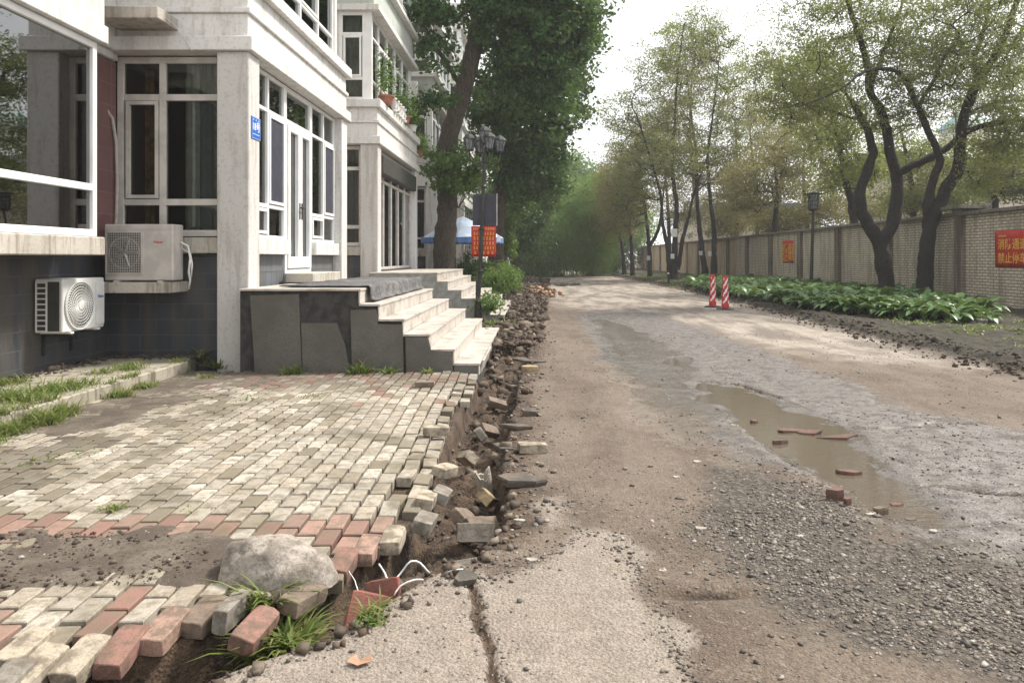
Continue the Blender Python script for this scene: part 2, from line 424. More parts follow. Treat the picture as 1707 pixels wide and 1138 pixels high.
WET = gp([(975, 520), (1070, 545), (1150, 610), (1200, 690), (1225, 765), (1110, 735), (1050, 655), (1000, 590)])
PUD = gp([(1172, 632), (1240, 645), (1300, 668), (1362, 690), (1425, 722), (1450, 762), (1500, 800), (1555, 842), (1588, 872), (1535, 874), (1470, 855), (1425, 825), (1370, 788), (1300, 748), (1262, 712), (1170, 662)])
PUD2 = gp([(1098, 598), (1120, 594), (1150, 600), (1140, 606), (1112, 604)])
PUD3 = gp([(925, 473), (962, 471), (968, 475), (930, 477)])
CRACKS = [gp(c) for c in ([(755, 955), (790, 975), (797, 1000), (790, 1020), (806, 1050), (815, 1075), (818, 1110), (826, 1150)],
                          [(1165, 630), (1240, 640), (1310, 665), (1345, 668)], [(1430, 712), (1500, 712), (1560, 700), (1640, 703)],
                          [(1480, 800), (1560, 806), (1640, 818), (1700, 822)])]
WATER_Z = -.033
def grid_axis():
    xs = np.concatenate([np.linspace(-50, -8, 14), np.linspace(-7, -2.3, 60), np.arange(-2.2, 3.2, .02), np.arange(3.2, 7.6, .035), np.linspace(7.7, 14, 40), np.linspace(16, 108, 24)])
    ys = [1.2]
    while ys[-1] < 13: ys.append(ys[-1] * 1.0055)
    while ys[-1] < 110: ys.append(ys[-1] * 1.014)
    ys += [140, 190, 260, 330, 400]
    ys = [-50, -20, -6, 0] + ys
    return xs, np.array(ys)
XS, YS = grid_axis()
GX, GY = np.meshgrid(XS, YS)
wob = .10 * (fbm(GX * 2.2, GY * 2.2, 4) - .5)
dP = sdf(PAVE, GX, GY); dR = sdf(ROAD, GX, GY) + wob; dV = sdf(VERGE, GX, GY) + 4 * wob
n1 = fbm(GX * .9, GY * .9, 4) - .5; n2 = fbm(GX * 4, GY * 4, 4) - .5; n3 = fbm(GX * 14, GY * 14, 3) - .5
z_pave = -.075 + n3 * .006
n4 = fbm(GX * 28, GY * 28, 2) - .5
rt = sum(np.exp(-((GX - (c0_ + .045 * (GY - 5) + .25 * (fbm(GY * .35 + c0_, GX * 0, 3) - .5))) / .13) ** 2) for c0_ in (1.05, 2.55, 3.6)) * smooth(4.5, 6, GY)
z_road = -.010 - .010 * rt * (1 + n2) + n1 * .03 + n2 * .011 + n3 * .010 + n4 * .006
z_tr = -.25 + n2 * .22 + n3 * .06 + .10 * smooth(8, 20, GY)
z_far = -.03 + n2 * .16 + n3 * .06
z_tr = z_tr * (1 - smooth(9, 22, GY)) + z_far * smooth(9, 22, GY)
z_ver = .13 + n1 * .10 + n2 * .12 + n3 * .05
dpd = np.minimum(sdf(PUD, GX, GY), np.minimum(sdf(PUD2, GX, GY), sdf(PUD3, GX, GY)))
z_road = z_road * (1 - .75 * smooth(.5, .1, dpd)) - .040 * smooth(.16, -.10, dpd + .42 * (fbm(GX * 4, GY * 4, 4) - .5))
dcr = np.minimum.reduce([ldist(c, GX + .05 * (fbm(GX * 9, GY * 9, 3) - .5), GY + .08 * (fbm(GX * 7 + 50, GY * 7, 3) - .5)) for c in CRACKS])
z_road -= .030 * smooth(.028, .004, dcr)
z_road -= .014 * smooth(.25, -.15, sdf(WET, GX, GY) + .5 * (fbm(GX * 2.2, GY * 2.2, 4) - .5))
wR = smooth(.035, -.03, dR); wP = smooth(.02, -.02, dP); wV = smooth(.22, -.12, dV + .2 * n2)
zz = z_tr * (1 - wR) + z_road * wR
zz = zz * (1 - wP) + z_pave * wP
zz = zz * (1 - wV) + z_ver * wV
dark_edge = smooth(.5, .0, np.abs(dV + .10))
zz -= .05 * dark_edge * (n2 + .3)
hole = G(1180, 985)[:2]                                  # the soft rut in the mud
rut = np.exp(-(((GX - hole[0]) / .22) ** 2 + ((GY - hole[1]) / .055) ** 2)); zz -= .03 * rut * (1 + 2 * n2)
def mask(poly, soft=.12, wobble=.25): return smooth(soft, -soft, sdf(poly, GX, GY) + wobble * (fbm(GX * 2.5 + 9, GY * 2.5, 4) - .5))
mC = np.maximum(mask(CONC, .10, .30), mask(CONC2, .12, .3) * .8); mA = mask(ASPH, .25, .5); mG = mask(GRAV, .25, .5)
mS = mask(SAND, .8, 1.6); mW = np.maximum(mask(WET, .35, .7), smooth(.25, -.02, dpd))
mW = np.maximum(mW, .42 * mA)
soil = np.clip(np.maximum.reduce([(1 - wR) * (1 - wV), smooth(.035, .008, dcr), dark_edge * .0, rut * .95]), 0, 1)
strip = smooth(.55, .05, dR + .5) * 0
near_tr = smooth(-.42, -.05, dR + .25 * n2) * (GY > 3.6)          # litter thrown over the road's torn edge
soil = np.maximum(soil, near_tr * .75)
def lookup_z(x, y):
    i = np.clip(np.searchsorted(XS, x) - 1, 0, len(XS) - 2); j = np.clip(np.searchsorted(YS, y) - 1, 0, len(YS) - 2)
    fx = np.clip((x - XS[i]) / (XS[i + 1] - XS[i]), 0, 1); fy = np.clip((y - YS[j]) / (YS[j + 1] - YS[j]), 0, 1)
    return (zz[j, i] * (1 - fx) + zz[j, i + 1] * fx) * (1 - fy) + (zz[j + 1, i] * (1 - fx) + zz[j + 1, i + 1] * fx) * fy
def GZ(x, y): return float(lookup_z(np.array([x]), np.array([y]))[0])

def ground_mat():
    t = NT('torn_up_road')
    a1 = t.n('ShaderNodeVertexColor'); a1.layer_name = 'm1'; a2 = t.n('ShaderNodeVertexColor'); a2.layer_name = 'm2'
    s1 = t.n('ShaderNodeSeparateColor'); s2 = t.n('ShaderNodeSeparateColor'); t.l(a1.outputs[0], s1.inputs[0]); t.l(a2.outputs[0], s2.inputs[0])
    conc, asph, grav = s1.outputs[0], s1.outputs[1], s1.outputs[2]; sand, wet, so = s2.outputs[0], s2.outputs[1], s2.outputs[2]; ver = a2.outputs['Alpha']
    v = t.pos(); nb = t.noise(v, 1.3, 5, .6); nm = t.noise(v, 6, 5, .65); nf = t.noise(v, 38, 4, .7); ng = t.noise(v, 150, 3, .8)
    nst = t.noise(t.pos((1.5, .42, 1)), 1.1, 6, .65)
    vo = t.n('ShaderNodeTexVoronoi', Scale=75); t.l(v, vo.inputs['Vector']); vo2 = t.n('ShaderNodeTexVoronoi', Scale=30); t.l(v, vo2.inputs['Vector'])
    n7 = t.noise(v, 70, 3, .75); n2x = t.noise(v, 24, 4, .75)
    def sh(m, nz, amt=.7, k=4.0):
        q = t.math('ADD', t.math('MULTIPLY', t.math('SUBTRACT', m, .5), k * .5), t.math('MULTIPLY', t.math('SUBTRACT', nz, .5), amt * k))
        nd = t.n('ShaderNodeClamp'); t.l(t.math('ADD', q, .5), nd.inputs[0]); return nd.outputs[0]
    stone = t.mix(t.n('ShaderNodeSeparateColor').outputs[0], (.1, .1, .1), (.3, .3, .3))
    mud = t.mix(t.ramp(nb, .42, .58), (.100, .070, .050), (.160, .121, .089)); mud = t.mix(t.ramp(nf, .45, .66, 0, .75), mud, (.080, .060, .044)); mud = t.mix(t.ramp(ng, .52, .62, 0, .55), mud, (.26, .22, .18))
    mud = t.mix(t.ramp(vo.outputs['Distance'], .16, .08, 0, .55), mud, (.34, .30, .26))
    mud = t.mix(t.ramp(nst, .46, .58, 0, .55), mud, (.215, .172, .135))
    mud = t.mix(t.ramp(n7, .50, .60, 0, .6), mud, (.062, .046, .034)); mud = t.mix(t.ramp(n2x, .55, .64, 0, .55), mud, (.24, .195, .155))
    con = t.mix(t.ramp(nm, .42, .58), (.29, .245, .20), (.345, .295, .245)); con = t.mix(t.ramp(ng, .46, .60, 0, .8), con, (.17, .145, .125)); con = t.mix(t.ramp(n7, .52, .60, 0, .6), con, (.13, .105, .088)); con = t.mix(t.ramp(n7, .42, .36, 0, .35), con, (.46, .41, .35)); con = t.mix(t.ramp(nb, .5, .7, 0, .5), con, (.30, .235, .195)); con = t.mix(t.ramp(nf, .50, .66, 0, .55), con, (.19, .155, .13))
    asp = t.mix(t.ramp(nm, .42, .58), (.115, .102, .094), (.195, .172, .155)); asp = t.mix(t.ramp(ng, .46, .58, 0, .85), asp, (.070, .062, .057)); asp = t.mix(t.ramp(vo.outputs['Distance'], .22, .1, 0, .5), asp, (.30, .28, .26))
    asp = t.mix(t.ramp(n7, .51, .60, 0, .75), asp, (.055, .050, .050)); asp = t.mix(t.ramp(n7, .43, .37, 0, .6), asp, (.34, .32, .30)); asp = t.mix(t.ramp(n2x, .54, .66, 0, .5), asp, (.17, .145, .12))
    gr = t.mix(t.ramp(vo2.outputs['Distance'], .2, .6), (.145, .12, .095), (.06, .05, .04))
    sa = t.mix(t.ramp(nst, .42, .58), (.37, .32, .27), (.17, .142, .118)); sa = t.mix(t.ramp(nf, .5, .7, 0, .6), sa, (.16, .13, .105))
    soi = t.mix(t.ramp(nm, .42, .58), (.022, .015, .010), (.085, .054, .034)); soi = t.mix(t.ramp(nf, .49, .60, 0, .7), soi, (.12, .078, .048)); soi = t.mix(t.ramp(vo.outputs['Distance'], .18, .1, 0, .4), soi, (.26, .22, .18))  # dark soil, deepened further to put the trench's missing shade into its colour
    vg = t.mix(t.ramp(nm, .40, .62), (.020, .015, .011), (.048, .042, .022))
    col = t.mix(sh(sand, nst, .9, 3), mud, sa); col = t.mix(sh(asph, nm, .8, 4), col, asp); col = t.mix(sh(grav, nm, .8, 3), col, gr)
    col = t.mix(sh(conc, nf, .8, 4), col, con); col = t.mix(t.math('MULTIPLY', sh(wet, nb, .9, 4), .38), col, (.10, .083, .065))
    col = t.mix(sh(t.math('ADD', ver, .15), nf, .6, 5), col, vg); col = t.mix(sh(so, nf, .8, 5), col, soi)
    t.set('Base Color', col)
    wv = sh(wet, nm, .8, 4)
    dry = t.math('SUBTRACT', 1.0, so)
    r = t.math('SUBTRACT', .92, t.math('MULTIPLY', t.math('MULTIPLY', wv, dry), .76)); t.set('Roughness', r)
    h = t.math('ADD', t.math('MULTIPLY', nf, .9), t.math('ADD', t.math('MULTIPLY', ng, .35), t.math('MULTIPLY', t.math('SUBTRACT', .5, vo.outputs['Distance']), .55)))
    bp = t.n('ShaderNodeBump', Distance=.016); t.l(h, bp.inputs['Height']); t.l(t.math('SUBTRACT', .8, t.math('MULTIPLY', wv, .62)), bp.inputs['Strength']); t.l(bp.outputs[0], t.b.inputs['Normal'])
    return t.m
ny, nx = GX.shape
V = np.stack([GX, GY, zz], -1).reshape(-1, 3)
idx = np.arange(ny * nx).reshape(ny, nx)
Fq = np.stack([idx[:-1, :-1], idx[:-1, 1:], idx[1:, 1:], idx[1:, :-1]], -1).reshape(-1, 4)
m1 = np.stack([mC, mA, mG, np.ones_like(mC)], -1).reshape(-1, 4); m2 = np.stack([mS, mW, soil, wV], -1).reshape(-1, 4)
g = fast_mesh('ground', V, Fq, ground_mat(), smooth=True, cols={'m1': m1, 'm2': m2}); g['kind'] = 'structure'

# ---- water lying in the hollows
def _water():
    t = NT('muddy_water'); t.set('Base Color', (.11, .088, .068)); t.set('Roughness', .025); t.b.inputs['IOR'].default_value = 1.45
    t.b.inputs['Specular IOR Level'].default_value = .9
    n = t.noise(t.pos((.6, 2.6, 1)), 13, 3); t.bump(n, .22, .008); return t.m
M['water'] = _water()
def puddle(poly, name, z):
    cx = sum(p[0] for p in poly) / len(poly); cy = sum(p[1] for p in poly) / len(poly)
    b = MB(); x0 = min(p[0] for p in poly) - .15; x1 = max(p[0] for p in poly) + .15; y0 = min(p[1] for p in poly) - .15; y1 = max(p[1] for p in poly) + .15
    pts = []
    for p in poly:
        d = Vector((p[0] - cx, p[1] - cy)); L = d.length; pts.append((cx + d.x * (1 + .42 / L), cy + d.y * (1 + .10 / L), z))
    b.add(pts, [tuple(range(len(pts)))])
    return b.build(name, M['water'], kind='structure')
puddle(PUD, 'puddle', WATER_Z); puddle(PUD2, 'puddle', WATER_Z); puddle(PUD3, 'puddle', WATER_Z)

# ================================================================== BRICK PAVING
def palette(x, y, r):
    cream = [(.43, .385, .32), (.50, .455, .385), (.38, .34, .28), (.35, .31, .255), (.45, .415, .355), (.41, .355, .285)]
    grey = [(.26, .225, .17), (.31, .27, .21), (.21, .18, .13), (.34, .30, .24)]
    red = [(.27, .145, .115), (.33, .20, .16), (.21, .115, .092), (.25, .16, .13)]
    q = r.random()
    redz = (3.75 < y < 4.08)
    if y < 3.7 and not redz: redz = q < .28
    if y > 8.1: redz = r.random() < .45
    elif 7.0 < y < 8.2 and x > -1.9: redz = r.random() < .12
    if redz and r.random() < .85:
        c = r.choice(red)
    else: c = r.choice(cream) if r.random() < (.72 if y < 8 else .45) else r.choice(grey)
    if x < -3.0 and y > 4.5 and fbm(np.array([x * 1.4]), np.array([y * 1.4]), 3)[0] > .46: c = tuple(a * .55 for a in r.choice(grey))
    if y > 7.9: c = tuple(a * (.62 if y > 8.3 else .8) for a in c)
    k = r.uniform(.85, 1.06); return tuple(a * k for a in c)
def pave_mat():
    t = NT('clay_pavers'); a = t.n('ShaderNodeVertexColor'); a.layer_name = 'Col'; v = t.pos()
    n = t.noise(v, 1.9, 5, .6); m_ = t.noise(v, 14, 5, .7); f = t.noise(v, 120, 3, .8)
    col = t.mix(t.ramp(m_, .46, .60, 0, .7), a.outputs[0], (.17, .14, .095))
    col = t.mix(t.ramp(n, .50, .64, 0, .7), col, (.115, .095, .06))
    col = t.mix(t.ramp(f, .50, .61, 0, .4), col, (.13, .11, .085))
    t.set('Base Color', col); t.set('Roughness', t.ramp(n, .45, .7, .85, .6)); t.bump(t.math('ADD', f, m_), .35, .006); return t.m
BR = random.Random(5)
pb = MB()
BW, BL, BH = .1125, .222, .062
px_, py_ = zip(*PAVE)
def paver(b, cx, cy, cz, L, W_, H, rz, tx, ty, col, ch=.0045):
    Mx = Euler((tx, ty, rz)).to_matrix(); hx, hy = W_ / 2, L / 2
    vs = [(-hx, -hy, -H), (hx, -hy, -H), (hx, hy, -H), (-hx, hy, -H), (-hx, -hy, -ch), (hx, -hy, -ch), (hx, hy, -ch), (-hx, hy, -ch),
          (-hx + ch, -hy + ch, 0), (hx - ch, -hy + ch, 0), (hx - ch, hy - ch, 0), (-hx + ch, hy - ch, 0)]
    fs = [(0, 3, 2, 1), (8, 9, 10, 11), (0, 1, 5, 4), (1, 2, 6, 5), (2, 3, 7, 6), (3, 0, 4, 7), (4, 5, 9, 8), (5, 6, 10, 9), (6, 7, 11, 10), (7, 4, 8, 11)]
    b.add([Vector((cx, cy, cz)) + Mx @ Vector(v) for v in vs], fs, 0, col)
SKEW = -.035
cand = []
for i in range(-70, 2):
    x0 = i * BW; off = BR.choice([0, .5]) if i % 5 == 0 else (i % 2) * .5
    off += BR.uniform(-.06, .06)
    for j in range(8, 46):
        y = (j + off) * BL; x = x0 - .60 + SKEW * (y - 4) + .012 * math.sin(y * 1.7 + i * .3)
        cand.append((x, y))
cx_ = np.array([c[0] for c in cand]); cy_ = np.array([c[1] for c in cand])
dd = sdf(PAVE, cx_, cy_)
und = .022 * (fbm(cx_ * 1.1, cy_ * 1.1, 3) - .5)
for (x, y), d, u in zip(cand, dd, und):
    if d > -.015 or y > 9.28 or x < -6 : continue
    if x < -4.36 and y > 5.6: continue
    edge = d > -.16
    if y < 3.15 and d > -.115: continue
    if edge and BR.random() < .10: continue
    near = y < 3.1
    tl = .10 if edge else (.02 if not near else .035)
    z = u - (BR.uniform(0, .035) if edge else 0) + BR.uniform(-.002, .002)
    paver(pb, x + BR.uniform(-.002, .002), y, z, BL - .016 - BR.uniform(0, .005), BW - .015 - BR.uniform(0, .004), BH,
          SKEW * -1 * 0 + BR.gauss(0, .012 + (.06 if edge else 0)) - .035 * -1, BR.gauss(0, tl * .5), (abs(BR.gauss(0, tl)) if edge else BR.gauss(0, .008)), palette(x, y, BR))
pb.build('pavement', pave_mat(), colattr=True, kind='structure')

# soil washed over the paving
def soil_patch(name, poly, zt, amp, seed, step=.02):
    xs = np.arange(min(p[0] for p in poly) - .2, max(p[0] for p in poly) + .2, step); ys = np.arange(min(p[1] for p in poly) - .15, max(p[1] for p in poly) + .15, step)
    X, Y = np.meshgrid(xs, ys); d = sdf(poly, X, Y) + .42 * (fbm(X * 3 + seed, Y * 3, 4) - .5)
    Z = zt * smooth(.10, -.12, d) - .03 * smooth(-.0, .12, d) + amp * (fbm(X * 6 + seed, Y * 6, 4) - .5) + .008 * (fbm(X * 30, Y * 30, 3) - .5)
    id_ = np.arange(X.size).reshape(X.shape); Fq = np.stack([id_[:-1, :-1], id_[:-1, 1:], id_[1:, 1:], id_[1:, :-1]], -1).reshape(-1, 4)
    keep = (Z.ravel()[Fq].max(1) > -.02); Fq = Fq[keep]
    o = fast_mesh(name, np.stack([X, Y, Z], -1).reshape(-1, 3), Fq, M['soil'], smooth=True); o['kind'] = 'structure'; return o
def _soil():
    t = NT('washed_soil'); v = t.pos(); n = t.noise(v, 3, 5, .6); f = t.noise(v, 50, 4, .75)
    vo = t.n('ShaderNodeTexVoronoi', Scale=48); t.l(v, vo.inputs['Vector'])
    col = t.mix(t.ramp(n, .42, .58), (.085, .066, .050), (.145, .118, .092)); col = t.mix(t.ramp(f, .47, .60, 0, .6), col, (.05, .038, .028)); col = t.mix(t.ramp(vo.outputs['Distance'], .10, .05, 0, .8), col, (.5, .46, .42))
    t.set('Base Color', col); t.set('Roughness', .9); t.bump(f, .7, .012); return t.m
M['soil'] = _soil()
soil_patch('dirt', gp([(-700, 915), (0, 893), (150, 900), (240, 888), (330, 905), (440, 930), (540, 945), (500, 985), (400, 985), (330, 972), (200, 962), (100, 978), (0, 985), (-800, 1010)]), .009, .024, 3)
soil_patch('dirt', gp([(-60, 735), (60, 705), (180, 660), (310, 632), (420, 622), (560, 632), (430, 642), (330, 662), (230, 690), (110, 735), (0, 765)]), .0, .022, 11)

# ================================================================== LOOSE STONES
def ico():
    p = (1 + 5 ** .5) / 2
    v = np.array([(-1, p, 0), (1, p, 0), (-1, -p, 0), (1, -p, 0), (0, -1, p), (0, 1, p), (0, -1, -p), (0, 1, -p), (p, 0, -1), (p, 0, 1), (-p, 0, -1), (-p, 0, 1)]) / math.sqrt(1 + p * p)
    f = np.array([(0, 11, 5), (0, 5, 1), (0, 1, 7), (0, 7, 10), (0, 10, 11), (1, 5, 9), (5, 11, 4), (11, 10, 2), (10, 7, 6), (7, 1, 8), (3, 9, 4), (3, 4, 2), (3, 2, 6), (3, 6, 8), (3, 8, 9), (4, 9, 5), (2, 4, 11), (6, 2, 10), (8, 6, 7), (9, 8, 1)])
    return v, f
def rotm(n, r, full=True):
    q = r.normal(size=(n, 4)); q /= np.linalg.norm(q, axis=1)[:, None]; a, b, c, d = q.T
    return np.stack([np.stack([a*a+b*b-c*c-d*d, 2*(b*c-a*d), 2*(b*d+a*c)], -1), np.stack([2*(b*c+a*d), a*a-b*b+c*c-d*d, 2*(c*d-a*b)], -1), np.stack([2*(b*d-a*c), 2*(c*d+a*b), a*a-b*b-c*c+d*d], -1)], 1)
def rz_m(n, r, tilt=.35):
    a = r.uniform(0, 2 * np.pi, n); c, s = np.cos(a), np.sin(a); Z = np.zeros(n); O = np.ones(n)
    A = np.stack([np.stack([c, -s, Z], -1), np.stack([s, c, Z], -1), np.stack([Z, Z, O], -1)], 1)
    b = r.normal(0, tilt, n); c, s = np.cos(b), np.sin(b)
    B = np.stack([np.stack([O, Z, Z], -1), np.stack([Z, c, -s], -1), np.stack([Z, s, c], -1)], 1)
    return np.einsum('nij,njk->nik', A, B)
def stones(name, x, y, size, r, mat, sink=.3, flat=.55, kind='stuff', shape='ico', tilt=.35, label=None, z=None, elong=1.3):
    n = len(x)
    if shape == 'ico': bv, bf = ico()
    else:
        bv = np.array([(-1, -1, -1), (1, -1, -1), (1, 1, -1), (-1, 1, -1), (-1, -1, 1), (1, -1, 1), (1, 1, 1), (-1, 1, 1)]) * .8; bf = np.array(MB.BF)
    sc = np.stack([size * r.uniform(.8, elong, n), size * r.uniform(.7, 1.1, n), size * r.uniform(flat * .6, flat * 1.3, n)], -1) / 2
    v = (bv[None] * (1 + r.normal(0, .12, (n, len(bv), 1))) + r.normal(0, .13 if shape == 'ico' else .24, (n, len(bv), 3))) * sc[:, None, :]
    v = np.einsum('nij,nkj->nki', rz_m(n, r, tilt), v)
    zb = (lookup_z(x, y) if z is None else z) + sc[:, 2] * (1 - sink)
    v += np.stack([x, y, zb], -1)[:, None, :]
    f = bf[None] + (np.arange(n) * len(bv))[:, None, None]
    o = fast_mesh(name, v.reshape(-1, 3), f.reshape(-1, bf.shape[1]), mat); o['kind'] = kind
    if label: o['label'] = label
    return o
GRAVC = [(.19, .165, .14), (.085, .078, .07), (.15, .135, .118), (.055, .05, .047), (.26, .23, .20), (.12, .103, .086), (.19, .165, .135), (.07, .062, .054), (.15, .128, .10), (.34, .31, .27), (.10, .088, .075)]
M['gravel'] = island('wet_gravel', GRAVC, .7, .2, 60, dfac=.55)
M['rubble'] = island('soil_caked_rubble', [(.11, .085, .062), (.06, .043, .030), (.17, .135, .10), (.085, .058, .038), (.22, .18, .135), (.04, .028, .02), (.15, .092, .056)], .9, .6, 35, dfac=.65)
def sample_poly(poly, n, r, bias=0):
    xs = [p[0] for p in poly]; ys = [p[1] for p in poly]; ox, oy = [], []
    tot = 0
    while tot < n:
        x = r.uniform(min(xs), max(xs), n * 3); y = r.uniform(min(ys), max(ys), n * 3)
        d = sdf(poly, x, y) + .35 * (fbm(x * 2.2, y * 2.2, 3) - .5); k = d < 0
        ox.append(x[k]); oy.append(y[k]); tot += k.sum()
    return np.concatenate(ox)[:n], np.concatenate(oy)[:n]
r_ = np.random.default_rng(21)
x, y = sample_poly(GRAV, 18000, r_); x += r_.normal(0, .16, len(x)); y += r_.normal(0, .2, len(x)); k = r_.random(len(x)) < np.clip(.35 + 3.2 * (fbm(x * 1.6, y * 1.6, 4) - .42), .12, 1); x, y = x[k], y[k]; s = r_.gamma(2.0, .0042, len(x)) + .004
stones('gravel', x, y, s, r_, M['gravel'], .62, .4, label='bank of wet grey gravel beside the long puddle')
sx = r_.uniform(-1.0, 6, 90000); sy = 2.0 + 12 * r_.random(90000) ** 1.7
k = (sdf(ROAD, sx, sy) < -.05) & (r_.random(90000) < np.clip(.12 + .9 * (fbm(sx * 1.5, sy * 1.5, 4) - .42) * 3, .03, 1) * .34) & (sdf(PUD, sx, sy) > 0)
k &= ~((sdf(CONC, sx, sy) < 0) & (r_.random(90000) < .7))
sx, sy = sx[k], sy[k]
stones('gravel', sx, sy, r_.gamma(2.0, .0036, len(sx)) + .004, r_, M['gravel'], .4, .5, label='scattered grit and pebbles over the muddy road')
# rubble and clods in the trench
tx, ty = [], []
while len(tx) < 9500:
    yy = 2.4 + 44 * r_.random() ** 1.9; xx = r_.uniform(-3.2, .45)
    tx.append(xx); ty.append(yy)
tx = np.array(tx); ty = np.array(ty)
k = (sdf(PAVE, tx, ty) > .02) & (sdf(ROAD, tx, ty) > -.12) & (tx > -2.4)
tx, ty = tx[k], ty[k]
tz = lookup_z(tx, ty) + r_.uniform(0, .05, len(tx)) * smooth(8, 20, ty) * 3
ts = np.where(r_.random(len(tx)) < .12, r_.uniform(.08, .17, len(tx)), r_.gamma(2.0, .010, len(tx)) + .008)
ts = np.minimum(ts, .05 + .09 * smooth(3, 9, ty))
stones('rubble', tx, ty, ts, r_, M['rubble'], .25, .55, shape='box', tilt=.8, z=tz, label='soil, clods and broken rubble along the trench')
k2 = r_.random(len(tx)) < .6
stones('rubble', tx[k2] + r_.normal(0, .04, k2.sum()), ty[k2] + r_.normal(0, .06, k2.sum()), ts[k2] * .6, r_, M['rubble'], .3, .7, tilt=.8, shape='box', label='small lumps of earth and stone in the trench')
# broken asphalt crumbs over the road's torn edge
ax = r_.uniform(-.7, .9, 5000); ay = 3.4 + 14 * r_.random(5000) ** 1.4
dr = sdf(ROAD, ax, ay); k = (dr < .03) & (dr > -.42) & (r_.random(5000) < np.exp(dr * 4))
stones('rubble', ax[k], ay[k], r_.gamma(2, .008, k.sum()) + .006, r_, M['gravel'], .25, .5, tilt=.4, label='crumbs of broken asphalt beside the trench')
# crumbs round the broken rim of the concrete
ex = r_.uniform(-1.5, 1.2, 60000); ey = r_.uniform(2.2, 4.2, 60000); de = np.abs(sdf(CONC, ex, ey) + .03); k = (de < .12) & (r_.random(60000) < .35 * np.exp(-de * 22)); k |= (ldist(CRACKS[0], ex, ey) < .05) & (r_.random(60000) < .12)
stones('gravel', ex[k], ey[k], r_.gamma(2.0, .0034, k.sum()) + .003, r_, M['gravel'], .35, .5, label='chips and grit along the broken rim of the concrete')
# clods along the verge
vy = 6 + 50 * r_.random(3500) ** 1.5; vx = np.interp(vy, [1, 12, 16, 22, 30, 45, 60], [5.9, 6.0, 6.1, 6.4, 6.7, 6.5, 6.0]) + r_.normal(0, .22, 3500)
stones('rubble', vx, vy, r_.gamma(1.5, .018, 3500) + .010, r_, island('dark_earth', [(.03, .024, .018), (.05, .038, .028), (.065, .05, .038)], .95), .5, .6, tilt=.8, label='dark clods of earth along the verge edge')

# ================================================================== APARTMENT BUILDING
bld = empty('apartment_building', (0, 0, 0), label='white rendered apartment block with projecting glazed bays along the left side of the road', cat='building')
def part(name, b, mat, par=None, **k): return b.build(name, mat, par or bld, **k)
def rect(b, plane, c, u0, u1, v0, v1, dout, din, mi=0):
    if plane == 'x': b.box(c - din, c + dout, u0, u1, v0, v1, mi)
    else: b.box(u0, u1, c - dout, c + din, v0, v1, mi)
def win(plane, c, a0, a1, z0, z1, vs=(), hs=(), fw=.055, sashes=(), screens=(), curtains=(), mat='upvc', glass='glass', par=None, depth=.07, cmat='curtain', name='window'):
    b = MB()
    rect(b, plane, c, a0, a0 + fw, z0, z1, .008, depth); rect(b, plane, c, a1 - fw, a1, z0, z1, .008, depth)
    for zz_ in (z0, z1 - fw): rect(b, plane, c, a0 + fw, a1 - fw, zz_, zz_ + fw, .008, depth)
    for v_ in vs:
        u, za, zb_ = v_ if hasattr(v_, '__len__') else (v_, z0 + fw, z1 - fw)
        rect(b, plane, c, u - fw / 2, u + fw / 2, za, zb_, .011, depth)
    for h_ in hs:
        zc, ua, ub = h_ if hasattr(h_, '__len__') else (h_, a0 + fw, a1 - fw)
        rect(b, plane, c, ua, ub, zc - fw / 2, zc + fw / 2, .005, depth - .01)
    f = part(name, b, M[mat], par, bevel=.006)
    for (u0, u1, v0, v1) in sashes:
        s = MB(); q = .045
        for uu in ((u0, u0 + q), (u1 - q, u1)): rect(s, plane, c, uu[0], uu[1], v0, v1, .022, .03)
        for vv in ((v0, v0 + q), (v1 - q, v1)): rect(s, plane, c, u0 + q, u1 - q, vv[0], vv[1], .019, .03)
        s.build('sash', M[mat], f)
    for (u0, u1, v0, v1) in screens:
        s = MB(); rect(s, plane, c, u0, u1, v0, v1, .002, .004); s.build('insect_screen', M['screen'], f)
    g_ = MB(); rect(g_, plane, c - (0.035 if plane == 'x' else -.035), a0 + .02, a1 - .02, z0 + .02, z1 - .02, .003, .003)
    g_.build('pane', M[glass], f)
    for cu in curtains:
        u0, u1, v0, v1 = cu[:4]; mm = cu[4] if len(cu) > 4 else cmat
        s = MB(); n = max(6, int((u1 - u0) / .02)); vs_ = []
        for i in range(n + 1):
            u = u0 + (u1 - u0) * i / n; d = .17 + .028 * math.sin(i * 1.05) + .012 * math.sin(i * .37)
            for z in (v0, v1): vs_.append((c - d, u, z) if plane == 'x' else (u, c + d, z))
        s.add(vs_, [(2 * i, 2 * i + 2, 2 * i + 3, 2 * i + 1) for i in range(n)])
        s.build('curtain', M[mm], f, smooth=True)
    return f
XP, XW, XR = -3.69, -3.84, -5.6
def stack(b, x0, x1, y0, y1, z, mi=0):          # moulded floor band: fascia, fillets and sill
    for za, zb_, p in ((0, .18, .065), (.18, .49, -.012), (.49, .56, .025), (.56, .85, -.018), (.85, 1.03, .075)):
        b.box(x0, x1 + p, y0 - p, y1 + p, z + za, z + zb_, mi)
# body behind the bays
b = MB(); b.box(-14, -5.62, 9.86, 62, -.3, 14.5); b.box(-14, -7.2, -4, 9.86, -.3, 14.5); b.box(-7.2, -5.62, -4, 9.86, 4.75, 14.5); part('wall', b, M['plaster'])
b = MB(); b.box(-7.2, XR, -4, 9.795, -.3, 1.46); part('plinth', b, M['slate_block'])
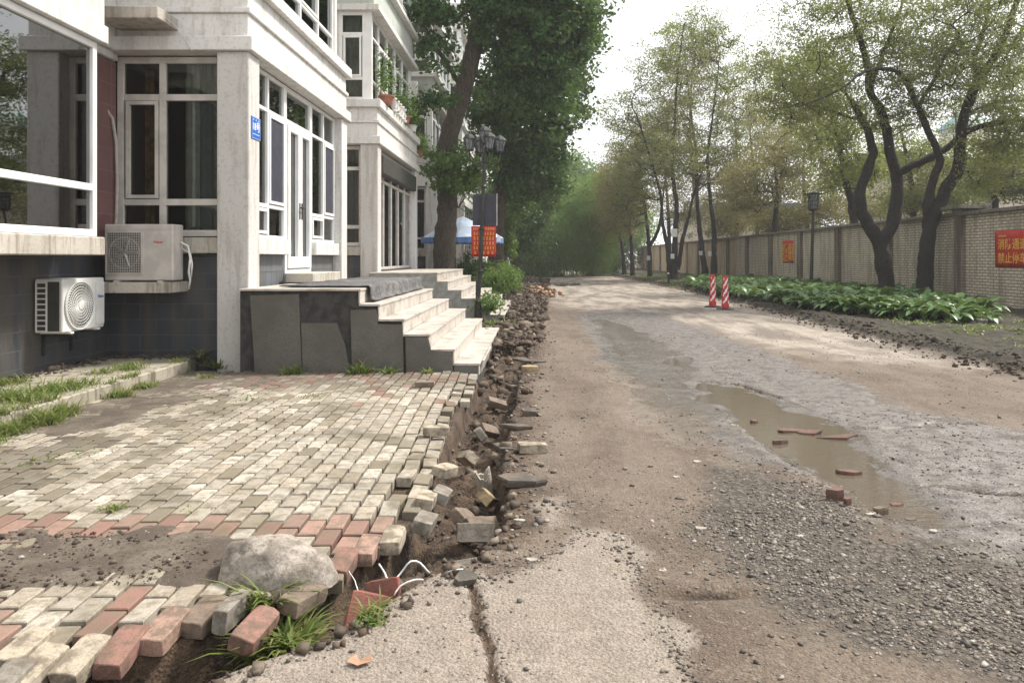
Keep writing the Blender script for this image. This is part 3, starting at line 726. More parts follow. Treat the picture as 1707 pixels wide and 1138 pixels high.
# bay nearest the camera: sill, window, header, maroon end wall
b = MB(); b.box(-7.2, -5.0, -4, 8.69, 1.43, 1.64); part('sill', b, M['concrete_sill'], bevel=.012)
b = MB(); b.box(-7.2, -5.0, -4, 8.76, 3.885, 4.09); b.box(-7.2, -5.07, -4, 8.80, 4.09, 4.55); b.box(-7.2, -4.98, -4, 8.86, 4.55, 4.78); b.box(-7.2, -5.38, 8.87, 9.60, 4.05, 4.72); b.box(-7.2, -5.44, 8.77, 9.74, 3.95, 4.049)
part('floor_band', b, M['plaster'], bevel=.01)
b = MB(); b.box(-7.2, -5.50, 8.74, 9.80, 1.47, 3.948); part('end_wall', b, M['red_tile'])
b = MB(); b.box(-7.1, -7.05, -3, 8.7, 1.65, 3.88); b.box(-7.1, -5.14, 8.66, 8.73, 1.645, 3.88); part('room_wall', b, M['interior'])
win('x', -5.08, 3.0, 8.65, 1.645, 3.88, vs=(4.6, 6.2), hs=(2.205,), fw=.08, glass='glass_mirror', curtains=((8.2, 8.55, 1.7, 3.85, 'curtain'), (6.3, 6.7, 1.7, 3.85, 'curtain_dim')), depth=.1)
# drip ledge for an air conditioner above the recessed window
b = MB(); b.box(-5.34, -4.60, 9.09, 9.79, 4.31, 4.455); part('ledge', b, M['concrete_sill'], bevel=.008)
b = MB(); b.box(-5.44, -4.55, 9.28, 9.79, .965, 1.10); part('ledge', b, M['concrete_sill'], bevel=.008)

def bay(Ya, Yb, idx):
    # ground floor front face
    b = MB(); b.box(XR - .02, -4.10, Ya + .2, Ya + .34, -.3, 1.455); part('plinth', b, M['slate_block'])
    b = MB(); b.box(XR - .02, -4.10, Ya + .09, Ya + .33, 1.46, 1.665); part('sill', b, M['concrete_sill'], bevel=.01)
    x0, x1 = (-5.495 if idx == 0 else -5.56), -4.10
    xm = -4.90
    win('y', Ya + .22, x0, x1, 1.68, 4.03, vs=(xm,), hs=(3.50, 2.13), fw=.085, mat='upvc_dirty', sashes=((x0 + .12, xm - .05, 2.18, 3.45),),
        curtains=((-4.68, -4.50, 1.72, 4.0, 'curtain'), (-5.22, -5.10, 1.72, 3.9, 'curtain_tan'), (-4.30, -4.12, 1.72, 4.0, 'curtain_tan'), (-4.46, -4.34, 1.72, 4.0, 'curtain_dim')))
    # corner piers
    for ya, yb in ((Ya, Ya + .38), (Yb - .72, Yb - .34)):
        b = MB(); b.box(-4.10, XP, ya, yb, -.3, 4.045); part('pier', b, M['plaster_grey'] if ya == Ya else M['plaster'], bevel=.012)
    # far end wall and rear room
    b = MB(); b.box(XR - .02, -4.10, Yb - .5, Yb - .36, -.3, 4.04); part('wall', b, M['plaster'])
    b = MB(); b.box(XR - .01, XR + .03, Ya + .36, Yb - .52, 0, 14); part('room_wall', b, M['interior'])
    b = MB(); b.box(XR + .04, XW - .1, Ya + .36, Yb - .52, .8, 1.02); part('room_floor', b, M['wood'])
    y0, y1 = Ya + .38, Yb - .72
    if idx == 0:
        d0, d1 = 11.42, 12.74
        for a, c_ in ((y0, d0), (d1, y1)):
            b = MB(); b.box(-3.98, XW + .1, a, c_, 1.45, 1.668); part('sill', b, M['plaster'], bevel=.008)
            b = MB(); b.box(-3.98, XW - .02, a, c_, 0, 1.447); part('wall', b, M['grey_tile'])
            m_ = (a + c_) / 2
            win('x', XW, a, c_, 1.67, 4.03, vs=(m_,), hs=(3.5, 2.14), sashes=((m_ + .03, c_ - .05, 2.18, 3.46), (a + .05, m_ - .03, 1.74, 2.1)),
                screens=((m_ + .08, c_ - .10, 2.23, 3.41),), curtains=((a + .1, m_ - .1, 1.7, 4.0, 'curtain_dim'),))
        # double door with a fanlight
        f = win('x', XW, d0 + .003, d1 - .003, 1.16, 4.03, hs=(3.5,), fw=.07, name='door', glass='glass_dark')
        for i, (a, c_) in enumerate(((d0 + .08, (d0 + d1) / 2 - .004), ((d0 + d1) / 2 + .004, d1 - .08))):
            s = MB(); q = .10
            for uu in ((a, a + q), (c_ - q, c_)): s.box(XW - .03, XW + .035, uu[0], uu[1], 1.24, 3.455)
            for vv in ((1.24, 1.42), (3.355, 3.455)): s.box(XW - .03, XW + .032, a + q, c_ - q, vv[0], vv[1])
            s.build('door_leaf', M['upvc'], f, bevel=.006)
            h = MB(); hy = (c_ - .05) if i == 0 else (a + .05)
            h.box(XW + .035, XW + .045, hy - .02, hy + .02, 2.02, 2.28); h.tube([(XW + .045, hy, 2.2), (XW + .085, hy, 2.2), (XW + .09, hy - .09, 2.2)], .011, 6)
            h.build('handle', M['metal_black'], f)
        b = MB(); b.box(-4.0, -3.78, d0, d1, .98, 1.155); b.box(-3.78, -3.36, d0 - .15, d1 + .1, 1.03, 1.17); part('threshold', b, M['concrete_sill'], bevel=.008)
    elif idx == 1:
        b = MB(); b.box(-3.95, -3.66, y0 + .1, y1, 3.42, 3.86); part('shutter_box', b, M['ac_dark'], bevel=.02)
        b = MB(); b.box(-3.98, XW + .02, y0, y1, 0, 1.1); part('wall', b, M['granite'])
        n = 5; vs = [y0 + (y1 - y0) * i / n for i in range(1, n)]
        win('x', XW, y0, y1, 1.11, 4.03, vs=vs, hs=(3.3,), fw=.07, mat='ac_old', glass='glass_blue', curtains=((y0 + .2, y1 - .2, 1.2, 3.9, 'curtain'),), name='shop_front')
    else:
        b = MB(); b.box(-3.98, XW + .1, y0, y1, -.3, 1.45); part('wall', b, M['plaster'])
        vs = [y0 + (y1 - y0) * i / 4 for i in range(1, 4)]
        win('x', XW, y0, y1, 1.46, 4.03, vs=vs, hs=(3.4, 2.1), curtains=((y0 + .1, y1 - .1, 1.5, 4.0, 'curtain_dim'),))
    b = MB(); stack(b, XR - .02, XP, Ya, Yb - .34, 4.045); part('floor_band', b, M['plaster'], bevel=.008)
    # upper floors
    zb = 5.08
    for lv, (zb, zt) in enumerate(((5.08, 7.15), (8.22, 10.2), (11.25, 13.0))):
        if idx > 3 and lv > 1: break
        ya, yb = Ya + .12, Yb - .46
        for q in ((ya, ya + .12), (yb - .12, yb)):
            b = MB(); b.box(-4.0, -3.86, q[0], q[1], zb, zt); part('corner_post', b, M['upvc'])
        n = 4; L_ = yb - ya - .24; e = ya + .12
        vs = [e + L_ * t for t in (.16, .36, .56, .78)]
        win('x', -3.90, e, e + L_, zb, zt, vs=vs, hs=(zt - .52, zb + .52), fw=.06, glass='glass_dark' if idx < 2 else 'glass',
            sashes=((vs[0] + .03, vs[1] - .03, zb + .55, zt - .56), (vs[2] + .03, vs[3] - .03, zb + .55, zt - .56)), curtains=((e + .1, e + L_ - .1, zb, zt, 'curtain_dim'),))
        if idx == 1: xa, xs_ = -4.62, ()
        else: xa, xs_ = -5.45, (-4.62,)
        win('y', ya, xa, -4.0, zb, zt, vs=xs_, hs=(zt - .52, zb + .52), fw=.08, sashes=((-4.52 if xs_ else xa + .1, -4.10, zb + .56, zt - .56),), curtains=((xa + .1, -4.05, zb, zt, 'curtain' if idx != 0 else 'curtain_dim'),))
        b = MB(); b.box(XR - .02, xa, ya, ya + .12, zb, zt); part('wall', b, M['plaster'])
        b = MB(); b.box(XR - .02, -4.0, yb - .1, yb, zb, zt); part('wall', b, M['plaster'])
        b = MB(); h = 1.05 if lv < 2 else 1.2
        b.box(XR - .02, -3.80, Ya + .08, Yb - .42, zt + .14, zt + h - .13); part('spandrel', b, M['spandrel'])
        b = MB(); b.box(XR - .02, -3.66, Ya - .03, Yb - .31, zt, zt + .14); b.box(XR - .02, -3.64, Ya - .05, Yb - .29, zt + h - .13, zt + h + (0 if lv < 2 else .1)); part('cornice', b, M['plaster'], bevel=.008)
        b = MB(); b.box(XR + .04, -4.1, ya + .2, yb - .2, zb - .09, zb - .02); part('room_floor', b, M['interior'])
BAYS = [(9.6, 14.92), (17.4, 23.5), (27.6, 33.9), (38.0, 44.2), (48.4, 55.0)]
for i, (a, c_) in enumerate(BAYS): bay(a, c_, i)
# taller end of the terrace, far up the road
b = MB(); b.box(-14, -4.6, 62, 96, -.3, 10.5); ff = part('wall', b, M['plaster'])
for k in range(6):
    for z in (1.4, 4.6, 7.6): win('x', -4.59, 63 + k * 5.2, 66 + k * 5.2, z, z + 1.9, vs=(64.5 + k * 5.2,), fw=.09, depth=.02, glass='glass_dark')

# ---------------------------------------------------------------- text helper
def text(body, size, M4, mat, parent, name='lettering', sx=1.0, extr=.0006, space=1.0, align='CENTER', bold=0.0):
    cu = bpy.data.curves.new('t', 'FONT'); cu.body = body; cu.size = size; cu.align_x = align; cu.align_y = 'CENTER'; cu.extrude = extr; cu.space_line = space; cu.offset = bold
    cu.resolution_u = 2
    o = bpy.data.objects.new('t', cu); COL.objects.link(o); bpy.context.view_layer.update()
    me = bpy.data.meshes.new_from_object(o.evaluated_get(bpy.context.evaluated_depsgraph_get()))
    bpy.data.objects.remove(o); bpy.data.curves.remove(cu)
    me.materials.clear(); me.materials.append(mat)
    q = bpy.data.objects.new(name, me); COL.objects.link(q); q.matrix_world = M4 @ Matrix.Diagonal((sx, 1, 1, 1))
    if parent:
        pm = parent.matrix_world.copy() if False else (Matrix.Translation(parent.location) @ parent.rotation_euler.to_matrix().to_4x4())
        q.parent = parent; q.matrix_local = pm.inverted() @ (M4 @ Matrix.Diagonal((sx, 1, 1, 1)))
    return q
def face(loc, nrm):                       # text matrix on a wall: 'x' faces +X, '-x' faces -X, '-y' faces -Y
    rz = {'x': 90, '-x': -90, '-y': 0}[nrm]
    return Matrix.Translation(loc) @ Euler((R(90), 0, R(rz))).to_matrix().to_4x4()

# ---------------------------------------------------------------- house number plate
t = empty('house_number_plate', (XP, 9.825, 2.95), label='blue enamel house number plate reading 18 on the white corner pier', cat='number plate')
b = MB(); b.box(.003, .012, -.15, .15, 0, .29); b.build('plate', M['blue_sign'], t, bevel=.003)
b = MB()
for za, zb_ in ((.006, .010), (.28, .284)): b.box(.0125, .0135, -.143, .143, za, zb_)
for ya, yb in ((-.145, -.142), (.142, .145)): b.box(.0125, .0135, ya, yb, .006, .284)
b.build('border', M['white_print'], t)
text('18号', .135, face((XP + .0135, 9.825, 2.95 + .155), 'x'), M['white_print'], t, bold=.002)
b = MB()
for yy, zz_ in ((-.09, .25), (0, .25), (.09, .25)): b.box(.0125, .0135, yy - .009, yy + .009, zz_ - .012, zz_ + .012)
b.box(.0125, .0135, -.12, .11, .06, .067); b.build('small_print', M['white_print'], t)

# ---------------------------------------------------------------- entrance steps
def ux(u, s=134.4): return (380 + u / 3.252 - CX) / s
def vz(v, s=134.4): return CAM_H - (290 + v / 3.252 - CY) / s
TR = [(-3.70, -2.20, 1.02), (-2.20, -1.96, .83), (-1.96, -1.66, .64), (-1.66, -1.345, .455), (-1.345, -1.03, .27), (-1.03, -.72, .09)]
def steps(Y0, Y1, label, near_mat, detail, dz=0.0, seed=1):
    t = empty('entrance_steps', (-2.2, Y0, 0), label=label, cat='steps')
    rr = random.Random(seed)
    ox = 2.2
    b = MB()
    pts = [(-3.70, -.3)] + [(-3.70, 1.02 + dz - .03)]
    for x0, x1, z in TR: pts += [(x1 - .02, z + dz - .03), (x1 - .02, None)]
    prof = []
    for i, (x0, x1, z) in enumerate(TR):
        prof.append((x0 if i == 0 else TR[i - 1][1] - .02, z + dz - .03)); prof.append((x1 - .02, z + dz - .03))
    prof = [(-3.70, -.3)] + prof + [(-.74, -.3)]
    n = len(prof)
    vs = [(x + ox, .03, z) for x, z in prof] + [(x + ox, Y1 - Y0 - .03, z) for x, z in prof]
    b.add(vs, [tuple(range(n)), tuple(range(2 * n - 1, n - 1, -1))] + [(i, (i + 1) % n + 0, (i + 1) % n + n, i + n) for i in range(n)])
    b.build('core', M['rough_core'], t)
    for i, (x0, x1, z) in enumerate(TR):
        z += dz
        b = MB(); L = Y1 - Y0; nx_ = TR[i + 1][2] + dz if i < 5 else -.06
        if i == 0: cuts = [0, L]; xs0 = x0
        else: cuts = sorted([0, L] + [L * (k + 1 + rr.uniform(-.2, .2)) / 3 for k in range(2)]); xs0 = x0 - .012
        for a, c_ in zip(cuts[:-1], cuts[1:]):
            j = rr.uniform(-.003, .003)
            b.box(xs0 + ox, x1 + .012 + ox, a + .002 - (.012 if a == 0 else 0), c_ - .002, z - .028 + j, z + j)
            if i > 0 or not detail or True: b.box(x1 - .019 + ox, x1 + rr.uniform(-.002, .002) + ox, a + .003, c_ - .003, nx_ + .002, z - .029 + j)
        b.build('step', M['pale_granite'], t, bevel=.003)
    if detail:
        # grey cladding slabs of the near side, with the bare patch between them
        slabs = [[(118, 660), (383, 652), (400, 1075), (145, 1078)], [(396, 808), (588, 808), (634, 925), (662, 1075), (405, 1076)],
                 [(664, 738), (803, 735), (812, 814), (945, 816), (953, 1074), (672, 1072)], [(962, 886), (1084, 886), (1100, 955), (1212, 962), (1222, 1078), (966, 1072)],
                 [(1226, 1040), (1356, 1040), (1356, 1094), (1228, 1086)]]
        for k, s_ in enumerate(slabs):
            pr = [(ux(u), vz(v)) for u, v in s_]; m_ = len(pr); b = MB(); d = .004 * (k % 2)
            vs = [(x + ox, -.014 - d, z) for x, z in pr] + [(x + ox, .028, z) for x, z in pr]
            b.add(vs, [tuple(range(m_ - 1, -1, -1)), tuple(range(m_, 2 * m_))] + [(i, (i + 1) % m_, (i + 1) % m_ + m_, i + m_) for i in range(m_)])
            b.build('cladding_slab', M['granite'], t)
        b = MB(); Mx = Euler((0, R(14), 0)).to_matrix()
        b.obox((1.50, .95, .02), (.022, 1.5, .17), Mx); b.build('loose_riser', M['pale_granite'], t).location = (0, 0, 0)
    else:
        b = MB(); vs = [(x + ox, -.004, z - .002) for x, z in prof] + [(x + ox, .028, z - .002) for x, z in prof]
        b.add(vs, [tuple(range(n)), tuple(range(2 * n - 1, n - 1, -1))] + [(i, (i + 1) % n, (i + 1) % n + n, i + n) for i in range(n)])
        b.build('cladding_slab', near_mat, t)
    return t
steps(9.32, 14.1, 'pale stone steps with broken dark grey side cladding below the numbered pier', None, True)
steps(16.5, 22.3, 'farther flight of pale stone steps behind the tall lamp post', simple('greenish_grey_stone', (.30, .30, .275), .6, var=.15), False, .06, 4)

# woven mat lying on the landing and hanging over the first riser
b = MB(); rr = random.Random(3)
prof = [(-3.3, 1.030), (-2.9, 1.034), (-2.5, 1.030), (-2.28, 1.036), (-2.175, 1.040), (-2.150, 1.01), (-2.147, .92), (-2.140, .862), (-2.09, .842)]
n = len(prof); ys_ = [9.62 + i * .14 for i in range(31)]
vs = [(x + .012 * math.sin(y * 3 + x * 7), y, z + .006 * math.sin(y * 9 + x * 11) + .004) for y in ys_ for x, z in prof]
fs = [(j * n + i, j * n + i + 1, (j + 1) * n + i + 1, (j + 1) * n + i) for j in range(30) for i in range(n - 1)]
b.add(vs, fs); o = b.build('doormat', M['mat'], smooth=True); sm = o.modifiers.new('thick', 'SOLIDIFY'); sm.thickness = .012; sm.offset = 1
tag(o, 'dark grey woven mat spread over the step landing and hanging over its edge', 'mat')

# ---------------------------------------------------------------- air conditioners
def ac_unit(kind, loc, rz, label, W_=.80, D_=.30, H_=.60, mat='ac_white', brand=None):
    t = empty('air_conditioner', loc, rz, label, 'air conditioner')
    b = MB(); b.box(-W_ / 2, W_ / 2, -D_ / 2, D_ / 2, .02, H_); b.build('casing', M[mat], t, bevel=.012)
    b = MB()
    for x in (-W_ * .32, W_ * .32): b.box(x - .03, x + .03, -D_ / 2 - .02, D_ / 2 + .02, 0, .02)
    b.build('foot', M[mat], t)
    f = -D_ / 2
    if kind == 'fan':
        cx, cz, r = -.09, H_ * .5, H_ * .44
        b = MB(); b.lathe([(r, 0), (r, .02)], n=40); b.xf(Matrix.Translation((cx, f - .001, cz)) @ Euler((R(90), 0, 0)).to_matrix().to_4x4() @ Matrix.Translation((0, 0, -.018)))
        b.build('fan_well', M['ac_dark'], t)
        b = MB(); pr = [(cx + r * math.cos(a), f - .012, cz + r * math.sin(a)) for a in np.linspace(0, 2 * math.pi, 49)]
        b.tube(pr, .012, 6, cap=False)
        for q in (.30, .42, .54, .66, .78, .9): b.tube([(cx + r * q * math.cos(a), f - .016, cz + r * q * math.sin(a)) for a in np.linspace(0, 2 * math.pi, 37)], .0035, 4, cap=False)
        for k in range(44):
            a = 2 * math.pi * k / 44; pts = []
            for s_ in np.linspace(.17, 1, 6): aa = a + .75 * s_; pts.append((cx + r * s_ * math.cos(aa), f - .014, cz + r * s_ * math.sin(aa)))
            b.tube(pts, .0035, 4, cap=False)
        b.lathe([(r * .18, 0), (r * .17, .012), (0.001, .014)], n=20); m_ = 20 * 3
        MM = Matrix.Translation((cx, f - .012, cz)) @ Euler((R(90), 0, 0)).to_matrix().to_4x4()
        b.v[-m_:] = [tuple(MM @ Vector(v)) for v in b.v[-m_:]]
        b.build('grille', M[mat], t)
        b = MB(); b.box(W_ / 2 - .175, W_ / 2 - .012, f - .012, f, .06, H_ - .05); b.build('service_panel', M[mat], t, bevel=.005)
        tx_, tz_ = W_ / 2 - .093, H_ * .64
        # side intake: slatted frame and dark fins
        b = MB(); sx_ = -W_ / 2
        b.box(sx_ - .004, sx_ + .001, -.12, .02, .04, H_ - .03); b.build('fin_panel', M['ac_dark'], t)
        b = MB()
        for k in range(10):
            z = .04 + k * (H_ - .08) / 9; b.box(sx_ - .012, sx_, .02, .135, z - .008, z + .008)
        for y in (.02, .135): b.box(sx_ - .014, sx_, y - .008, y + .008, .03, H_ - .03)
        b.build('side_grille', M[mat], t)
        b = MB(); b.box(sx_ - .003, sx_ + .001, .03, .127, .04, H_ - .04); b.build('fin_panel', M['ac_dark'], t)
    else:
        x0, x1, z0, z1 = -W_ / 2 + .03, W_ / 2 - .38, .11, H_ - .10
        b = MB(); b.box(x0, x1, f - .002, f + .001, z0, z1); b.build('fan_well', M['ac_dark'], t)
        b = MB(); b.tube([((x0 + x1) / 2 + .19 * math.cos(a), f - .004, (z0 + z1) / 2 + .19 * math.sin(a)) for a in np.linspace(0, 6.283, 33)], .006, 5, cap=False)
        for k in range(5):
            a = k * 1.257; b.tube([((x0 + x1) / 2, f - .004, (z0 + z1) / 2), ((x0 + x1) / 2 + .17 * math.cos(a), f - .004, (z0 + z1) / 2 + .17 * math.sin(a))], .022, 5)
        b.build('fan', M['metal_grey'], t)
        b = MB(); nx_ = 20
        for k in range(nx_ + 1): x = x0 + (x1 - x0) * k / nx_; b.box(x - .0025, x + .0025, f - .012, f - .008, z0, z1)
        for k in range(18): z = z0 + (z1 - z0) * k / 17; b.box(x0, x1, f - .0155, f - .0125, z - .0025, z + .0025)
        for x in (x0, x1): b.box(x - .008, x + .008, f - .018, f, z0 - .01, z1 + .01)
        for z in (z0, z1): b.box(x0 + .008, x1 - .008, f - .017, f, z - .008, z + .008)
        b.build('grille', M[mat], t)
        b = MB(); b.box(-W_ / 2, W_ / 2, f - .006, f, H_ - .065, H_ - .055); b.build('seam', M['ac_old'], t)
        tx_, tz_ = W_ / 2 - .18, H_ * .69
    if brand:
        nr = face((0, 0, 0), '-y'); q = text(brand[0], brand[1], nr, M[brand[2]], None, sx=1.0, extr=.0008, bold=.0008)
        q.parent = t; q.matrix_local = Matrix.Translation((tx_, f - (.0135 if kind == 'fan' else .0015), tz_)) @ Euler((R(90), 0, 0)).to_matrix().to_4x4()
    return t
a1 = ac_unit('fan', (-5.43, 8.74, .545), R(90), 'white air conditioner with round fan grille bracketed low on the dark block wall', .80, .31, .62, brand=('Haier', .055, 'ink_blue'))
for y in (-.25, .25):
    b = MB(); b.box(y - .015, y + .015, -.17, .17, -.03, -.002); b.box(y - .015, y + .015, .14, .17, -.25, -.03); b.build('bracket', M['metal_black'], a1)
a2 = ac_unit('grid', (-4.945, 9.45, 1.10), R(0), 'older beige air conditioner with square mesh grille standing on the concrete ledge', .85, .28, .72, mat='ac_old', brand=('Haier', .052, 'red_paint'))
b = MB(); b.tube([(.425, .05, .5), (.52, .06, .45), (.54, .08, .3), (.515, .09, .12), (.53, .1, .02), (.50, .12, -.1)], .014, 7); b.tube([(.425, .09, .42), (.53, .1, .36), (.555, .1, .22), (.53, .12, .05)], .011, 7)
b.build('pipe', M['wire'], a2, smooth=True)
for (x, y, z, lb) in ((-4.75, 27.42, 7.22, 'small white air conditioner on a ledge of the distant bay beyond the leaning trunk'),
                      (-4.75, 37.8, 7.22, 'small white air conditioner high on the farthest bay seen through leaves')):
    ac_unit('fan', (x, y, z), 0, lb)
    b = MB(); b.box(x - .5, x + .5, y - .25, y + .25, z - .12, z - .002); part('ledge', b, M['plaster'])
# corrugated drain hose
b = MB(); pts = [(-5.57, 9.56, 3.32), (-5.53, 9.60, 3.32), (-5.48, 9.68, 3.2), (-5.46, 9.73, 2.9), (-5.45, 9.74, 2.4), (-5.45, 9.72, 1.9), (-5.44, 9.68, 1.78)]
P3 = []
for p, q in zip(pts[:-1], pts[1:]):
    n = max(2, int((Vector(q) - Vector(p)).length / .012))
    for k in range(n): P3.append(tuple(Vector(p).lerp(Vector(q), k / n)))
b.tube(P3, [.019 + .004 * (k % 2) for k in range(len(P3))], 8)
tag(b.build('drain_hose', M['concrete_sill'], smooth=True), 'ribbed grey hose running down the maroon wall behind the upper air conditioner', 'hose')
b = MB(); b.tube([(-4.62, 9.14, 4.40), (-4.57, 9.5, 4.33), (-4.5, 9.52, 4.22), (-4.42, 9.52, 4.10), (-4.38, 9.53, 4.03)], .004, 5)
tag(b.build('cable', M['wire']), 'thin pale cable dangling from the drip ledge above the recessed window', 'cable')

# kerb bench of concrete along the wall foot
b = MB(); L0 = [5.55, 7.35, 9.30]
for a, c_ in zip(L0[:-1], L0[1:]): b.box(-4.44, -4.32, a + .006, c_ - .006, -.1, .125)
for a, c_ in zip([3.2, 4.6, 5.9, 7.3, 8.6], [4.6, 5.9, 7.3, 8.6, 9.79]): b.box(-5.6, -4.447, a + .004, c_ - .004, -.1, .118)
tag(b.build('kerb', M['kerb'], bevel=.012), 'low concrete kerb and apron along the foot of the dark wall', 'kerb')

# ---------------------------------------------------------------- pots on the balcony sill
def pot(x, y, z, r, h, name_lab, leafn, lh, seed, mat='terracotta'):
    t = empty('potted_plant', (x, y, z), label=name_lab, cat='plant')
    b = MB(); b.lathe([(r * .7, 0), (r, h * .85), (r * 1.1, h * .85), (r * 1.1, h), (r * .9, h), (r * .85, h * .9)], n=16); b.build('pot', M[mat], t)
    r2 = np.random.default_rng(seed); c = r2.normal(0, 1, (leafn, 3)) * (r * .9, r * .9, lh * .33) + (0, 0, h + lh * .5)
    lv = leaves(c, .07, r2); fast_mesh('foliage', lv[0], lv[1], M['leaf_mid'], t)
    return t

# ================================================================== FOLIAGE AND TREES
def leaves(c, size, r, droop=0.0, ratio=.62, jitter=.35):
    n = len(c); A = rotm(n, r)
    if droop:
        d = np.zeros((n, 3)); d[:, 2] = -1; d += r.normal(0, .35, (n, 3)); d /= np.linalg.norm(d, axis=1)[:, None]
        s = r.normal(size=(n, 3)); s -= (s * d).sum(1)[:, None] * d; s /= np.linalg.norm(s, axis=1)[:, None]
    else:
        d = A[:, :, 0]; s = A[:, :, 1]
        nrm = np.cross(d, s); fl = nrm[:, 2] < 0; s[fl] *= -1
    L = size * r.uniform(1 - jitter, 1 + jitter, n)[:, None]; Wd = L * ratio * .5
    p0 = c; p1 = c + d * L * .45 + s * Wd; p2 = c + d * L; p3 = c + d * L * .45 - s * Wd
    V = np.stack([p0, p1, p2, p3], 1).reshape(-1, 3); Fq = np.arange(n * 4).reshape(n, 4)
    return V, Fq

def sweep_many(chains, n_of):
    """tubes for many chains at once"""
    Vs, Fs, off = [], [], 0
    for pts, rad in chains:
        n = n_of(rad[0]); pts = np.asarray(pts, float); m = len(pts)
        t = np.gradient(pts, axis=0); t /= np.linalg.norm(t, axis=1)[:, None] + 1e-9
        ref = np.array((1, 0, 0)) if abs(t[0, 0]) < .75 else np.array((0, 1, 0))
        a = ref - t * (t @ ref)[:, None]; a /= np.linalg.norm(a, axis=1)[:, None] + 1e-9; b = np.cross(t, a)
        th = np.arange(n) * 2 * np.pi / n
        ring = pts[:, None, :] + (a[:, None, :] * np.cos(th)[None, :, None] + b[:, None, :] * np.sin(th)[None, :, None]) * np.asarray(rad)[:, None, None]
        Vs.append(ring.reshape(-1, 3)); id_ = np.arange(m * n).reshape(m, n)
        f = np.stack([id_[:-1], np.roll(id_, -1, 1)[:-1], np.roll(id_, -1, 1)[1:], id_[1:]], -1).reshape(-1, 4) + off
        Fs.append(f); off += m * n
    return np.concatenate(Vs), np.concatenate(Fs)

def resample(pts, rad, step, r, jit=.0):
    pts = [np.asarray(p, float) for p in pts]; P_, R_ = [], []
    for i in range(len(pts) - 1):
        L = np.linalg.norm(pts[i + 1] - pts[i]); n = max(1, int(L / step))
        p0 = pts[i - 1] if i > 0 else pts[i]; p3 = pts[i + 2] if i + 2 < len(pts) else pts[i + 1]
        for k in range(n):
            u = k / n
            q = .5 * ((2 * pts[i]) + (-p0 + pts[i + 1]) * u + (2 * p0 - 5 * pts[i] + 4 * pts[i + 1] - p3) * u * u + (-p0 + 3 * pts[i] - 3 * pts[i + 1] + p3) * u ** 3)
            P_.append(q + r.normal(0, jit, 3)); R_.append(rad[i] * (1 - u) + rad[i + 1] * u)
    P_.append(pts[-1]); R_.append(rad[-1]); return np.array(P_), np.array(R_)

